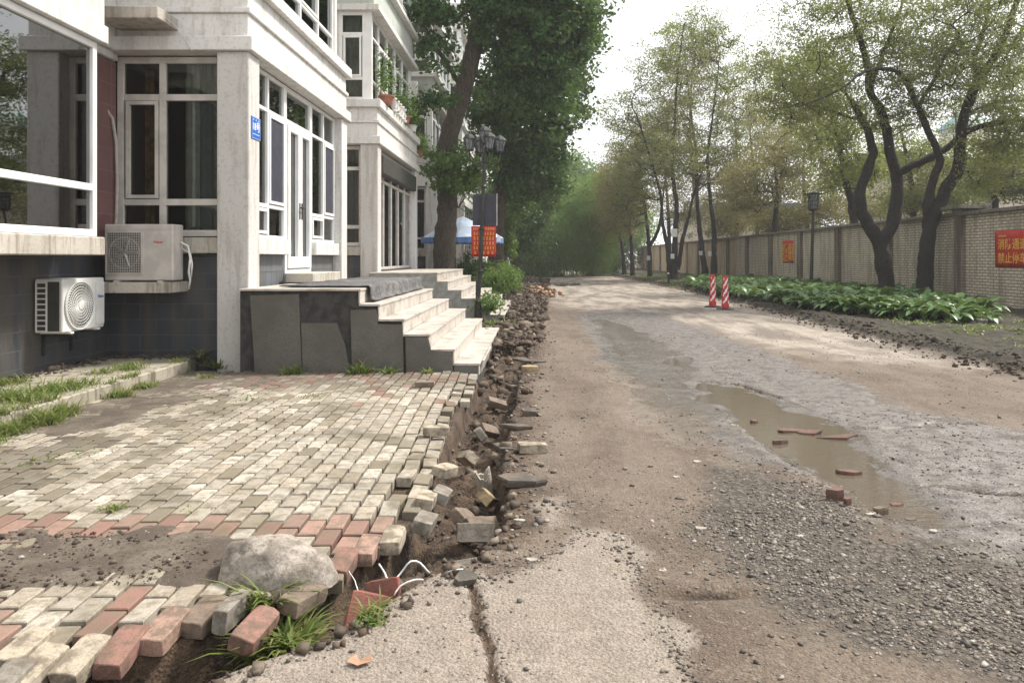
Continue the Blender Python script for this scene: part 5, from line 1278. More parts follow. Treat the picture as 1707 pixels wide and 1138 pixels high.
# ================================================================== BRICK WALL ON THE RIGHT
WX = 12.3
wl = empty('boundary_wall', (WX, 14, 0), label='long whitewashed brick boundary wall with piers and overhanging coping along the right verge', cat='wall')
whb = block_wall('whitewashed_brick', (.70, .62, .50), (.58, .51, .41), (.20, .16, .12), .25, .082, ms=.014, rough=.85, bump=.9, dirt=(.22, .19, .155), dfac=.6)
tanb = block_wall('tan_painted_brick', (.58, .46, .30), (.52, .41, .27), (.38, .29, .19), .25, .078, ms=.008, rough=.85, bump=.6, dirt=(.23, .17, .12))
pierm = block_wall('soiled_brick_pier', (.26, .215, .175), (.21, .17, .14), (.10, .08, .065), .25, .082, ms=.010, rough=.9, bump=.8, dirt=(.08, .065, .052), dfac=.8)
cop = stained('damp_coping_concrete', (.19, .165, .14), (.06, .055, .045), amount=.8, bump=.5)
b = MB(); b.box(0, .24, -6, 32.2, -.3, 2.62); b.build('brickwork', whb, wl)
b = MB(); b.box(.002, .24, 32.2, 78, -.3, 2.62); b.build('brickwork', tanb, wl)
b = MB(); b.box(-.14, .38, -6, 7.45, 2.62, 2.72); b.box(-.14, .38, 7.95, 32.2, 2.62, 2.72); b.box(-.14, .38, 32.21, 78, 2.62, 2.72); b.build('coping', cop, wl, bevel=.01)
Yp = 3.3; k = 0
while Yp < 78:
    b = MB(); b.box(-.13, .20, Yp - .2, Yp + .2, -.3, 2.615); b.build('pier', pierm if Yp < 31 else M['plaster_grey'] if False else (pierm if k % 2 else tanb), wl)
    if abs(Yp - 7.7) < .1:
        b = MB(); b.box(-.16, .34, Yp - .25, Yp + .25, 2.618, 2.80); b.box(-.34, .52, Yp - .55, Yp + .55, 2.80, 2.90); b.build('pier_cap', cop, wl, bevel=.012)
    Yp += 4.4; k += 1
def banner(y0, y1, z0, z1, label, size, lines):
    t = empty('wall_banner', (WX - .012, (y0 + y1) / 2, z0), label=label, cat='banner'); h = (y1 - y0) / 2; b = MB()
    n = 14; m_ = 6; vs = []
    for j in range(m_ + 1):
        for i in range(n + 1): vs.append((-.006 - .006 * math.sin(i * .8 + j * .6), -h + 2 * h * i / n, (z1 - z0) * j / m_))
    b.add(vs, [(j * (n + 1) + i, j * (n + 1) + i + 1, (j + 1) * (n + 1) + i + 1, (j + 1) * (n + 1) + i) for j in range(m_) for i in range(n)])
    o = b.build('cloth', M['banner'], t, smooth=True); sm = o.modifiers.new('t', 'SOLIDIFY'); sm.thickness = .004
    for ln, zz_ in lines: text(ln, size, face((WX - .034, (y0 + y1) / 2, z0 + zz_), '-x'), M['yellow_print'], t, bold=.004)
    return t
def yx(px): return WX * F / (px - CX)
bn = banner(18.62, yx(1660), 1.16, 2.12, 'large red banner with two rows of yellow characters at the right edge of the photo', .30, (('消防通道', .58), ('禁止停车', .22)))
b = MB(); b.box(-.034, -.033, .22, .55, .80, .83); b.build('small_print', M['yellow_print'], bn)
banner(yx(1323), yx(1305.5), 1.17, 2.25, 'small faded red banner on the brick wall, left of the garden lamp post', .52, (('消防通道', .66), ('禁止停车', .24)))
# notices on trunks
for (px, py, Y, lb) in ((1121, 427, 43.6, 'white paper notice low on the many-stemmed tree'), (1168, 422, 47.6, 'white paper notice on the left one of the close pair of trunks'), (1183, 423, 46.6, 'white paper notice on the right one of the close pair of trunks'),
                        (1081, 430, 49.6, 'white paper notice on the forked tree at the road bend'), (1124, 388, 43.6, 'pale sign with dark lines high on the many-stemmed tree')):
    c = P(px, py, Y); t = empty('tree_notice', tuple(c), label=lb, cat='notice'); s_ = .11 if py > 400 else .18
    b = MB(); b.box(-s_, s_, -.02, 0, -s_ * 1.3, s_ * 1.3); b.build('sheet', M['paper'], t)
# pale houses behind the wall
t = empty('garden_building', (30, 60, 0), label='long cream building beyond the brick wall with a pale grey roof', cat='building')
cream = simple('pale_cream_render', (.62, .55, .44), .8, var=.06);  # one pale cream render for both houses
b = MB(); b.box(-2, 34, -8, 8, 0, 8.2); b.build('wall', cream, t)
b = MB(); b.add([(-2.6, -9, 8.2), (34.5, -9, 8.2), (34.5, 9, 8.2), (-2.6, 9, 8.2), (-2.6, 0, 10.2), (34.5, 0, 10.2)], [(0, 1, 5, 4), (2, 3, 4, 5), (0, 4, 3), (1, 2, 5), (0, 3, 2, 1)]); b.build('roof', simple('grey_sheet_roof', (.42, .43, .44), .6), t)
for k in range(8):
    for z in (1.2, 4.6):
        b = MB(); x = 0 + k * 4.1; b.box(x, x + 1.8, -8.03, -7.99, z, z + 1.9); f = b.build('window', M['upvc'], t); b = MB(); b.box(x + .12, x + 1.68, -8.05, -8.035, z + .12, z + 1.78); b.build('pane', M['ac_dark'], f)
t = empty('garden_building', (44, 78, 0), label='small pale tower with a teal pitched roof showing through the right-hand branches', cat='building')
b = MB(); b.box(0, 3.6, 0, 4, 0, 15.2); b.build('wall', M['plaster'], t)
b = MB(); b.add([(-.4, -.4, 15.2), (4.0, -.4, 15.2), (4.0, 4.4, 15.2), (-.4, 4.4, 15.2), (1.2, 2, 17.0), (2.4, 2, 17.0)], [(0, 1, 5, 4), (1, 2, 5), (2, 3, 4, 5), (3, 0, 4), (0, 3, 2, 1)]); b.build('roof', simple('teal_sheet_roof', (.12, .26, .25), .6), t)
t = empty('garden_building', (14.5, 62, 0), label='low tan house beyond the far stretch of wall', cat='building')
b = MB(); b.box(0, 9, 0, 18, 0, 5.6); b.build('wall', cream, t); b = MB(); b.box(-.4, 9.4, -.4, 18.4, 5.6, 5.9); b.build('roof', M['blue_trim'], t)

# ================================================================== PLANTS ON THE GROUND
def strips(base, dirs, L_, wd, r, prof, nrow=5, fold=.25, arch=.9):
    """arching leaves: rows x 3 columns"""
    n = len(base); t = np.linspace(0, 1, nrow); prof = np.array(prof)
    side = np.stack([-dirs[:, 1], dirs[:, 0], np.zeros(n)], -1)
    elev = r.uniform(.7, 1.25, n)
    ang = elev[:, None] - arch * r.uniform(.7, 1.3, n)[:, None] * t[None] * 1.6
    dl = L_[:, None] / (nrow - 1)
    hx = np.cumsum(np.cos(ang) * dl, 1) - np.cos(ang) * dl; hz = np.cumsum(np.sin(ang) * dl, 1) - np.sin(ang) * dl
    c = base[:, None, :] + dirs[:, None, :] * hx[..., None]; c[..., 2] += hz
    w_ = wd[:, None] * prof[None]
    l_ = c + side[:, None, :] * w_[..., None]; r2 = c - side[:, None, :] * w_[..., None]
    l_[..., 2] += fold * w_; r2[..., 2] += fold * w_
    V_ = np.stack([l_, c, r2], 2).reshape(n, nrow * 3, 3)
    q = []
    for i in range(nrow - 1):
        for k in range(2): q.append((i * 3 + k, i * 3 + k + 1, i * 3 + 3 + k + 1, i * 3 + 3 + k))
    Fq = np.array(q)[None] + (np.arange(n) * nrow * 3)[:, None, None]
    return V_.reshape(-1, 3), Fq.reshape(-1, 4)
rh = np.random.default_rng(77)
bases, dirs, Ls, Ws = [], [], [], []
HOS = [(6.65, 24), (6.75, 19.5), (7.05, 17.2), (7.7, 15.4), (8.3, 14.7), (8.9, 14.9), (9.9, 16.6), (11.2, 19.5), (11.8, 24), (11.8, 40), (8.2, 40), (7.1, 34), (6.6, 28)]
hx_, hy_ = sample_poly(HOS, 900, rh)
for x, y in zip(hx_, hy_):
    z = GZ(x, y); k = rh.integers(11, 17); a = rh.uniform(0, 6.28) + np.arange(k) * 2.4; s_ = rh.uniform(.8, 1.25)
    for q in a:
        d = np.array((math.cos(q), math.sin(q), 0)); bases.append(np.array((x, y, z)) + d * .05); dirs.append(d); Ls.append(s_ * rh.uniform(.40, .68)); Ws.append(s_ * rh.uniform(.06, .095))
V_, F_ = strips(np.array(bases), np.array(dirs), np.array(Ls), np.array(Ws), rh, [.05, .12, .95, .85, .03], 5, .3, 1.05)
hb = fast_mesh('hosta_bed', V_, F_, M['hosta'], smooth=True); tag(hb, 'dense bed of broad-leaved hostas in front of the brick wall', kind='stuff')
def grass(name, label, spots, kind='stuff', wid=.0035, mat='grass', arch=.8, lean=(0, 0)):
    r = np.random.default_rng(len(label)); bs, ds, ls, ws = [], [], [], []
    for (x, y, rad, n, h) in spots:
        q = r.normal(0, rad * .5, (n, 2)); a = r.uniform(0, 6.28, n)
        zz_ = lookup_z(x + q[:, 0], y + q[:, 1]); xx_ = x + q[:, 0]; zz_ = np.where((xx_ < -4.32) & (xx_ > -5.7) & (y < 9.8) & (y > 5.6), .045, zz_)
        for i in range(n):
            bs.append((x + q[i, 0], y + q[i, 1], zz_[i])); ds.append((math.cos(a[i]), math.sin(a[i]), 0)); ls.append(h * r.uniform(.4, 1.15)); ws.append(wid * r.uniform(.7, 1.6) * (1 + h))
    bs = np.array(bs); V_, F_ = strips(bs, np.array(ds), np.array(ls), np.array(ws), r, [.8, 1, .85, .5, .05], 5, .2, arch)
    o = fast_mesh(name, V_, F_, M[mat]); o['label'] = label
    if kind: o['kind'] = kind
    else: o['category'] = 'grass'
    return o
def gspot(px, py, rad, n, h, z=0): q = G(px, py, z); return (q[0], q[1], rad, n, h)
def lift(o, dz): o.location.z = dz; return o
grass('grass_tuft', 'long bright green grass tuft growing out of the trench below the cement lump', [gspot(462, 1062, .10, 190, .30, -.12), gspot(485, 1072, .10, 130, .26, -.12), gspot(450, 1030, .06, 120, .24, -.1), gspot(510, 1050, .06, 50, .2, -.1)], None, .005)
grass('grass_tuft', 'small green tuft at the road edge under the white cables', [gspot(600, 1020, .09, 120, .12), gspot(625, 1035, .05, 40, .08)], None)
grass('grass_tuft', 'dark green tuft at the bottom of the trench beside the grey wedge brick', [gspot(372, 1095, .07, 60, .10)], None)
lift(grass('grass_tuft', 'small grass tuft alone among the cream pavers', [gspot(190, 850, .06, 90, .05)], None), .075)
lift(grass('grass', 'weeds along the kerb and in paver joints', [(-4.24, 5.95, .14, 420, .20), (-4.2, 6.35, .16, 420, .22), (-4.25, 6.7, .12, 320, .2), (-4.24, 5.6, .2, 420, .18), (-4.5, 6.1, .2, 300, .18), (-4.24, 7.6, .12, 180, .16), (-4.26, 8.1, .14, 160, .14), (-4.6, 7.5, .25, 200, .16), (-4.9, 6.9, .25, 160, .18), gspot(30, 690, .22, 420, .16), gspot(90, 672, .22, 380, .15), gspot(10, 720, .15, 200, .10), gspot(0, 660, .25, 250, .15), gspot(225, 648, .14, 130, .12), gspot(170, 640, .16, 120, .12), gspot(215, 632, .18, 160, .16), gspot(300, 620, .12, 90, .12), gspot(345, 628, .12, 130, .07), gspot(140, 755, .16, 60, .035), gspot(260, 800, .16, 40, .03), gspot(520, 660, .14, 60, .05), gspot(415, 668, .10, 30, .10),
                              gspot(60, 770, .12, 50, .05), gspot(320, 850, .1, 20, .04)]), .07)
lift(grass('grass', 'sparse weeds at the foot of the near steps', [gspot(490, 622, .14, 70, .22), gspot(602, 622, .13, 90, .28), gspot(648, 622, .08, 50, .20), gspot(712, 622, .07, 50, .14), gspot(340, 610, .10, 60, .25), gspot(365, 612, .08, 50, .2)], wid=.006), .06)
r2 = np.random.default_rng(8)
sp_ = [(x, y, .22, 16, .09) for x, y in zip(r2.uniform(6.9, 12, 300), r2.uniform(8, 16.5, 300)) if fbm(np.array([x * .9]), np.array([y * .9]), 3)[0] > .47 and sdf(HOS, np.array([x]), np.array([y]))[0] > -.1]
sp_ += [(r2.uniform(6.6, 11.5), r2.uniform(28, 60), .5, 14, .16) for _ in range(200)]
grass('ground_cover', 'low green weeds and moss on the verge at the right', sp_, wid=.012)
grass('grass', 'thin weeds in the rubble strip beyond the near steps', [gspot(875, 550, .1, 40, .2), gspot(845, 500, .2, 80, .2), gspot(820, 515, .2, 120, .25), gspot(655, 560, .1, 20, .2), (-.6, 15.2, .15, 90, .3), (-.9, 15.6, .2, 90, .35)], wid=.008)

# ================================================================== LOOSE BRICKS, SLABS AND STONES
BC = {'cream': brickcol('loose_cream_brick', (.40, .345, .265)), 'red': brickcol('loose_red_brick', (.26, .14, .11)), 'grey': brickcol('loose_grey_brick', (.25, .23, .195)), 'tan': brickcol('loose_tan_brick', (.38, .29, .165), dfac=.65),
      'brown': brickcol('loose_brown_brick', (.20, .15, .115)), 'asphalt': brickcol('broken_asphalt', (.075, .064, .055), (.16, .13, .10)), 'pink': brickcol('loose_pink_brick', (.35, .225, .175)), 'white': brickcol('pale_stone', (.40, .37, .325), dfac=.4), 'wetred': brickcol('wet_red_brick', (.15, .078, .06), (.10, .072, .055), .9)}
EDGE = 'bricks tumbling from the torn paving edge'
def loose(name, label, cat, px, py, size, rz, col, rx=0, ry=0, dz=0, z=0.0, seed=0, poly=0, group=None):
    """a chipped brick, or a flat angular slab when poly > 0; px, py mark its centre on the ground"""
    r = random.Random(seed + int(px * 7 + py)); c = G(px, py, z); zg = GZ(c[0], c[1]) if z == 0 else z
    L_, W_, H = size; b = MB()
    if poly:
        n = poly; ang = sorted(r.uniform(0, 6.28) for _ in range(n)) if False else [6.283 * (k + r.uniform(-.3, .3)) / n for k in range(n)]
        rad = [r.uniform(.72, 1.05) for _ in range(n)]
        top = [(L_ / 2 * rad[k] * math.cos(ang[k]) * .95, W_ / 2 * rad[k] * math.sin(ang[k]) * .95, H / 2 + r.uniform(-.003, .003)) for k in range(n)]
        mid = [(L_ / 2 * rad[k] * math.cos(ang[k]), W_ / 2 * rad[k] * math.sin(ang[k]), H * .2) for k in range(n)]
        bot = [(x * r.uniform(.85, 1), y * r.uniform(.85, 1), -H / 2) for x, y, _ in mid]
        b.add(top + mid + bot, [tuple(range(n)), tuple(range(3 * n - 1, 2 * n - 1, -1))] + [(n + k, n + (k + 1) % n, (k + 1) % n, k) for k in range(n)] + [(2 * n + k, 2 * n + (k + 1) % n, n + (k + 1) % n, n + k) for k in range(n)])
    else:
        ns = (6, 3, 2); vs = []; key = {}; fs = []
        def vid(i, j, k):
            if (i, j, k) not in key:
                x, y, zz_ = (i / ns[0] - .5) * L_, (j / ns[1] - .5) * W_, (k / ns[2] - .5) * H
                e = (i in (0, ns[0])) + (j in (0, ns[1])) + (k in (0, ns[2]))
                s_ = .003 if e < 2 else (.008 if e == 2 else .018)
                q = 1 - r.random() * s_ / .03 * (.35 if e > 1 else .1)
                key[(i, j, k)] = len(vs); vs.append((x * (1 - (1 - q) * .25) + r.uniform(-s_, s_) * .4, y * (1 - (1 - q) * .6), zz_ * (q if e > 1 else 1)))
            return key[(i, j, k)]
        for a in range(ns[0]):
            for c_ in range(ns[1]):
                for k in (0, ns[2]): fs.append((vid(a, c_, k), vid(a + 1, c_, k), vid(a + 1, c_ + 1, k), vid(a, c_ + 1, k)) if k else (vid(a, c_ + 1, k), vid(a + 1, c_ + 1, k), vid(a + 1, c_, k), vid(a, c_, k)))
        for a in range(ns[0]):
            for k in range(ns[2]):
                for j in (0, ns[1]): q = (vid(a, j, k), vid(a + 1, j, k), vid(a + 1, j, k + 1), vid(a, j, k + 1)); fs.append(q if j == 0 else q[::-1])
        for c_ in range(ns[1]):
            for k in range(ns[2]):
                for i in (0, ns[0]): q = (vid(i, c_, k), vid(i, c_ + 1, k), vid(i, c_ + 1, k + 1), vid(i, c_, k + 1)); fs.append(q[::-1] if i == 0 else q)
        b.add(vs, fs)
    E = Euler((R(rx), R(ry), R(rz))).to_matrix(); lo = min((E @ Vector(v)).z for v in b.v)
    hi = max((E @ Vector(v)).z for v in b.v)
    o = b.build(name, BC[col], bevel=0 if poly else .003); o.location = (c[0], c[1], zg - lo - .008 + dz if group != EDGE else .004 + dz * .15 - hi); o.rotation_euler = (R(rx), R(ry), R(rz))
    tag(o, label, cat, group); return o
K = (.205, .105, .070)
items = [
 ('cream', 62, 1098, 84, 3, -9, .06, 'chalky cream brick at the torn paving edge, bottom left corner', EDGE),
 ('cream', 137, 1082, 86, 2, -12, .075, 'cream brick with a white smear, left of the red tumbling brick', EDGE),
 ('red', 203, 1066, 88, 3, -14, .085, 'red brick tipping outward at the torn paving edge', EDGE),
 ('pink', 275, 1037, 85, 2, -9, .10, 'pinkish brick tipping outward, right of the red one', EDGE),
 ('brown', 340, 1014, 83, 2, -6, .07, 'reddish grey brick just left of the mossy narrow one', EDGE),
 ('red', 425, 1032, 80, 15, -8, .07, 'rough round-worn red brick left of the long grass tuft', EDGE),
 ('cream', 40, 1074, 87, 2, -5, .11, 'cream brick behind the chalky corner one', EDGE),
 ('grey', 326, 1120, 30, 28, 20, .03, 'grey wedge-like brick standing in the trench at the bottom left', None),
 ('grey', 8, 1125, 88, 0, -8, .05, 'grey brick cut by the bottom left corner of the picture', EDGE),
 ('brown', 505, 985, 70, 6, 4, .05, 'grey brown brick held under the right end of the cement lump', EDGE),
 ('tan', 757, 926, 55, 10, 0, .03, 'yellow ochre brick lying slantwise at the concrete edge', None),
 ('grey', 790, 893, 20, 62, 0, .02, 'grey brick on its side behind the ochre one', None),
 ('grey', 792, 852, 8, 65, 3, .02, 'grey brick on its side below the broken asphalt slab', None),
 ('brown', 803, 830, 35, 30, 10, .02, 'soil-caked brick left of the broken asphalt slab', None),
 ('tan', 811, 800, 85, 40, 20, .06, 'small yellowish brick at the tip of the broken asphalt slab', None),
 ('brown', 772, 822, 70, 35, 20, .05, 'brown brick sunk in the trench bank', None),
 ('cream', 711, 826, 88, 10, 3, .11, 'cream brick tilted off the paving edge, upper one of two', EDGE),
 ('grey', 708, 862, 86, 14, 3, .10, 'olive cream brick tilted off the paving edge, lower one of two', EDGE),
 ('grey', 736, 812, 88, 20, 5, .05, 'grey brick leaning behind the two tilted cream bricks', EDGE),
 ('cream', 742, 775, 70, 12, 8, .09, 'cream brick lying loose at the paving edge above the tilted pair', EDGE),
 ('cream', 727, 726, 10, 0, 2, .09, 'long pale brick lying across the paving near its torn edge', None),
 ('brown', 708, 645, 8, 0, 0, .075, 'small brown brick alone on the paving before the steps', None),
 ('cream', 655, 890, 90, 0, -4, .07, 'chalk white brick at the paving corner above the trench', EDGE),
 ('pink', 612, 905, 88, 0, -6, .05, 'pink brick left of the chalk white corner one', EDGE),
 ('red', 572, 927, 86, 2, -8, .04, 'red brick hanging over the trench behind the white cables', EDGE),
 ('cream', 887, 752, 12, 0, 2, .0, 'beige brick lying alone on the grit beside the trench', None),
 ('tan', 883, 617, 5, 3, 0, .0, 'flat tan brick among the dark slabs beyond the bottom step', None),
 ('brown', 815, 690, 50, 40, 20, .04, 'brown brick stuck in the rubble beside the trench, above the broken pipe', None),
 ('grey', 800, 700, 100, 55, 10, .05, 'grey brick standing in the rubble left of the brown one', None),
 ('cream', 778, 742, 120, 45, 15, .06, 'pale brick leaning into the trench left of the broken pipe', None),
 ('brown', 828, 655, 20, 20, 20, .02, 'half buried brown brick near the dark slabs', None),
]
for col, px, py, rz, rx, ry, dz, lb, gr in items: loose('brick', lb, 'brick', px, py, K, rz, col, rx, ry, dz, group=gr)
loose('brick', 'mossy narrow brick standing beside the brown gap left of the grass', 'brick', 386, 1014, (.2, .06, .1), 85, 'grey', 5, 0, .03)
SL = [('asphalt', 868, 806, (.36, .17, .045), 6, 'broken asphalt slab jutting over the grit beside the trench', 4, 6), ('asphalt', 864, 712, (.34, .13, .035), -6, 'long dark asphalt slab just beyond the lone beige brick', 0, 5), ('asphalt', 884, 690, (.20, .13, .05), 5, 'thick dark asphalt piece behind the long slab', 6, 5),
      ('asphalt', 885, 603, (.45, .2, .03), 3, 'dark asphalt sheet peeled up beyond the bottom step, front one', 4, 6), ('asphalt', 878, 593, (.5, .22, .03), -5, 'dark asphalt sheet peeled up beyond the bottom step, rear one', 5, 7), ('grey', 855, 613, (.3, .16, .04), 8, 'grey slab lying next to the flat tan brick', 3, 5),
      ('asphalt', 552, 1028, (.26, .12, .05), 50, 'grey asphalt wedge between the grass tuft and the road', 20, 5), ('asphalt', 775, 965, (.16, .10, .05), 30, 'black tar lump in the crack of the concrete', 15, 6), ('asphalt', 842, 745, (.22, .10, .03), -30, 'thin dark asphalt flake beside the broken pipe', 10, 5)]
for col, px, py, sz, rz, lb, tl, n in SL: loose('asphalt_slab', lb, 'slab', px, py, sz, rz, col, tl, 4, .0, poly=n)
BC['tile'] = brickcol('dark_red_tile', (.26, .095, .075), (.15, .09, .065), .5)
loose('broken_tile', 'dark red broken tile standing in the trench behind the cables', 'tile', 612, 985, (.17, .02, .16), 20, 'tile', -25, 20, .05, poly=0)
loose('broken_tile', 'dark red broken tile leaning behind the first one', 'tile', 640, 970, (.16, .02, .14), -15, 'tile', -20, -15, .06, poly=0)
PR = [('wetred', 1318, 712, (.30, .12, .03), 12, 'flat red slab lying half sunk in the long puddle, left one', 6), ('wetred', 1350, 716, (.26, .11, .03), -8, 'flat red slab half sunk in the long puddle, middle one', 5), ('wetred', 1398, 724, (.34, .10, .03), -4, 'flat red slab reaching the puddle bank, right one', 6),
      ('wetred', 1300, 732, (.17, .09, .045), 8, 'double red brick piece in the puddle before the flat slabs', 5), ('wetred', 1413, 781, (.20, .08, .04), -2, 'brownish brick lying alone in the puddle', 5), ('wetred', 1392, 830, (.12, .10, .07), 20, 'red brick chunk on the near bank of the puddle', 6),
      ('wetred', 1412, 837, (.07, .06, .05), 50, 'smaller red chunk touching the one on the near bank', 5), ('wetred', 1494, 832, (.09, .06, .03), 10, 'small bright red fragment at the right end of the puddle', 5), ('wetred', 1257, 698, (.08, .06, .04), 10, 'small red stone at the left bank of the puddle', 5), ('brown', 1466, 846, (.10, .07, .04), 0, 'brown cobble at the right end of the puddle', 7)]
for col, px, py, sz, rz, lb, n in PR: loose('brick_fragment', lb, 'brick fragment', px, py, sz, rz, col, (px * 7) % 13 - 6, (px * 5) % 17 - 8, -.004, poly=n)
ST = [(1168, 879, .075, 'flat white stone alone on the mud left of the gravel'), (1162, 766, .07, 'white flat stone above the gravel bank'), (1222, 706, .065, 'pale stone by the left end of the puddle'), (1128, 792, .06, 'small pale stone on the brown mud'), (1450, 856, .06, 'pale pebble, upper of two on the puddle bank'), (1518, 855, .09, 'dark cobble at the tip of the puddle'),
      (1556, 880, .06, 'pale pebble by the tip of the puddle'), (886, 932, .07, 'greenish white stone at the top of the concrete patch'), (1638, 548, .34, 'pale rock lying on the verge beyond the hostas'), (866, 868, .07, 'thin pale flake on the small concrete patch'), (1335, 890, .05, 'white pebble on the gravel bank'), (1105, 948, .05, 'pinkish pebble at the right edge of the concrete')]
for px, py, s_, lb in ST: loose('stone', lb, 'stone', px, py, (s_, s_ * .6, s_ * .22), 10, 'white' if 'dark' not in lb else 'asphalt', 3, 3, 0, poly=7)
# reddish pebbles under the lump
for k, px in enumerate((405, 415, 425)): loose('stone', ('left', 'middle', 'right')[k] + ' one of three small pink pebbles below the cement lump', 'stone', px, 979 - k * 2, (.025, .022, .02), 0, 'pink', 0, 0, .05, poly=7, group='pink pebbles')

# the cement lump
def lump():
    n, m_ = 60, 30; c = G(446, 962); vs = []
    for j in range(m_ + 1):
        ph = (j / m_) * math.pi / 2 * 1.08
        for i in range(n):
            th = 2 * math.pi * i / n; r = math.cos(ph) if ph < math.pi / 2 else 0.0; x = math.cos(th) * r; y = math.sin(th) * r; z = min(1, math.sin(ph)) ** .8
            vs.append((x, y, z))
    v = np.array(vs); A = fbm(v[:, 0] * 2.1 + 3, v[:, 1] * 2.1 + v[:, 2] * 1.5, 4) - .5; Bq = fbm(v[:, 0] * 7 + 9, v[:, 1] * 7 + v[:, 2] * 5, 3) - .5
    s_ = 1 + .28 * A + .05 * Bq; x = v[:, 0] * .235 * s_; y = v[:, 1] * .17 * s_; z = v[:, 2] * .185 * (1 + .2 * A + .05 * Bq)
    x = x + np.where(x > 0, .06 * np.abs(v[:, 0]) ** 2.5 * (1 - v[:, 2]), 0); z -= .03
    id_ = np.arange((m_ + 1) * n).reshape(m_ + 1, n); Fq = np.stack([id_[:-1], np.roll(id_, -1, 1)[:-1], np.roll(id_, -1, 1)[1:], id_[1:]], -1).reshape(-1, 4)
    o = fast_mesh('boulder', np.stack([x, y, z], -1), Fq, M['boulder'], smooth=True); o.location = (c[0], c[1] + .04, .01); o.rotation_euler = (0, R(3), R(-4))
    tag(o, 'rounded grey cement lump sitting on the muddy corner of the paving', 'boulder')
lump()
# broken concrete pipe standing in the trench
c = G(812, 768); b = MB(); n = 20; ro, ri, h = .055, .042, .20; rr = random.Random(2); vs = []
for (r, z, jt) in ((ro, 0, 0), (ro, h, .03), (ri, h, .03), (ri, .02, 0)):
    for k in range(n): a = 2 * math.pi * k / n; vs.append((r * math.cos(a), r * math.sin(a), z + (.03 * math.sin(a * 2 + 1) + .012 * math.sin(a * 7) if jt else 0)))
b.add(vs, [(j * n + k, j * n + (k + 1) % n, (j + 1) * n + (k + 1) % n, (j + 1) * n + k) for j in range(3) for k in range(n)] + [tuple(3 * n + k for k in range(n))])
o = b.build('broken_pipe', M['concrete_sill'], smooth=False); o.location = (c[0], c[1], GZ(c[0], c[1]) - .02); o.rotation_euler = (R(12), R(-8), 0); tag(o, 'broken concrete pipe end standing in the trench left of the grit', 'pipe')
# cables
def cable(label, pts, r=.0042, mat='wire'):
    b = MB(); P_ = [tuple(G(a, c_, z)) for a, c_, z in pts]; q, _ = resample(P_, [1] * len(P_), .02, np.random.default_rng(1), .0005); b.tube([tuple(v) for v in q], r, 6)
    tag(b.build('cable', M[mat], smooth=True), label, 'cable')
cable('white cable bent in a peak over the trench', [(645, 1003, -.10), (652, 975, -.03), (668, 955, .0), (685, 935, .05), (700, 938, .03), (716, 955, -.02)])
cable('white cable arching low beside the peaked one', [(657, 992, -.04), (668, 976, -.01), (690, 966, .01), (705, 966, -.02)])
cable('white cable leaning against the dark red tile', [(632, 940, -.02), (640, 952, .0), (648, 968, -.01), (656, 978, -.02)])
cable('thin pinkish cable drooping from the paving into the trench', [(552, 930, -.02), (575, 945, -.03), (590, 965, -.05), (600, 995, -.06)], .0025)
cable('thin pale stem lying across the top of the concrete crack', [(742, 955, .0), (755, 950, .01), (772, 948, .005)], .003)
# fallen leaf
c = G(599, 1102); b = MB(); b.add([(-.045, 0, .01), (-.02, .03, .02), (0, .012, .004), (.03, .028, .02), (.045, 0, .012), (.0, -.028, .01)], [(0, 5, 2, 1), (2, 5, 4, 3)]); o = b.build('fallen_leaf', simple('dry_leaf', (.42, .24, .15), .7)); o.location = (c[0], c[1], GZ(c[0], c[1]) + .002); tag(o, 'curled orange brown leaf on the concrete near the bottom', 'leaf')

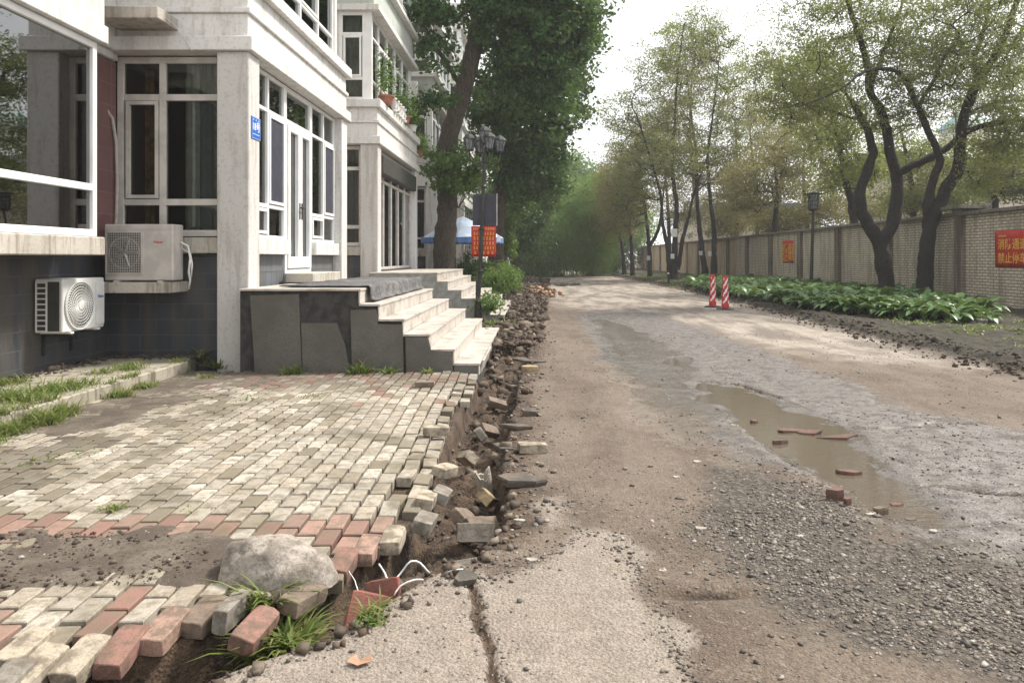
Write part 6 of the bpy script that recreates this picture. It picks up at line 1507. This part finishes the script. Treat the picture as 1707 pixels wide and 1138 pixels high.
r4 = np.random.default_rng(14); n = 900; ay_ = r4.uniform(5.6, 9.75, n); ax_ = -5.58 + np.abs(r4.normal(0, .12, n)); ax2 = r4.uniform(-5.5, -4.2, n); m_ = r4.random(n) < .35
ax_ = np.where(m_, ax2, ax_); ay_ = np.where(m_, 9.76 - np.abs(r4.normal(0, .10, n)), ay_)
stones('rubble', ax_, ay_, r4.gamma(2, .012, n) + .01, r4, island('black_leaf_litter', [(.03, .024, .018), (.06, .048, .035), (.10, .08, .06), (.04, .03, .022)], .95), .3, .5, tilt=.6, z=np.where(ax_ < -4.32, .118, 0.0), label='dark soil crumbs and litter along the foot of the block wall')
n = 1500; q_ = sample_poly(gp([(-300, 912), (0, 893), (240, 888), (440, 930), (520, 950), (400, 985), (200, 962), (0, 985), (-300, 1000)]), n, r4)
stones('rubble', q_[0], q_[1], r4.gamma(1.6, .005, n) + .003, r4, island('wet_soil_crumbs', [(.05, .038, .028), (.09, .07, .052), (.035, .026, .02), (.14, .115, .09), (.07, .052, .038), (.42, .38, .33)], .9), .3, .6, tilt=.6, z=np.full(n, .006), label='crumbs of soil and grit on the muddy band across the paving')
# orange heap at the far end of the rubble
r3 = np.random.default_rng(5); q = G(912, 492); n = 260
stones('rubble', q[0] - .25 + r3.normal(0, .28, n), q[1] + r3.normal(0, .9, n), r3.uniform(.05, .20, n), r3, island('orange_rubble', [(.34, .19, .11), (.42, .28, .18), (.25, .15, .10)], .9, dfac=.3), .2, .6, shape='box', tilt=.7, label='orange brick rubble at the far end of the heap', z=np.abs(r3.normal(0, .10, n)))
n = 7000; yy = r3.uniform(12, 50, n); xx = -.62 + .010 * yy + np.clip(r3.normal(0, .30, n), -.8, .55) * (.75 + yy / 50)
hh = .20 * np.exp(-((xx + .45) / .5) ** 2) * smooth(12, 22, yy)
k = sdf(PAVE, xx, yy) > -.35
stones('rubble', xx[k], yy[k], r3.gamma(2.0, .024, k.sum()) + .018, r3, island('heap_earth', [(.075, .052, .038), (.045, .032, .024), (.12, .088, .064), (.06, .04, .028), (.17, .135, .10), (.035, .025, .018), (.11, .068, .046)], .95, dfac=.5), .2, .45, shape='box', tilt=.9, z=(hh * r3.uniform(.2, 1, n))[k], label='long heap of earth and broken stone beyond the near steps')

# ================================================================== HAZE
HAZE = 0.0013
me = bpy.data.meshes.new('haze'); b = MB(); b.box(-56, 118, -56, 420, -2.0, 34); me.from_pydata(b.v, [], b.f); hz = bpy.data.objects.new('haze', me); COL.objects.link(hz)
mh = bpy.data.materials.new('haze_air'); mh.use_nodes = True; tt = mh.node_tree; tt.nodes.clear(); oo = tt.nodes.new('ShaderNodeOutputMaterial'); pv = tt.nodes.new('ShaderNodeVolumePrincipled')
pv.inputs['Color'].default_value = (.97, .97, .97, 1); pv.inputs['Density'].default_value = HAZE; tt.links.new(pv.outputs[0], oo.inputs['Volume']); me.materials.append(mh)
hz['kind'] = 'stuff'; hz['label'] = 'thin bright haze in the air over the street'
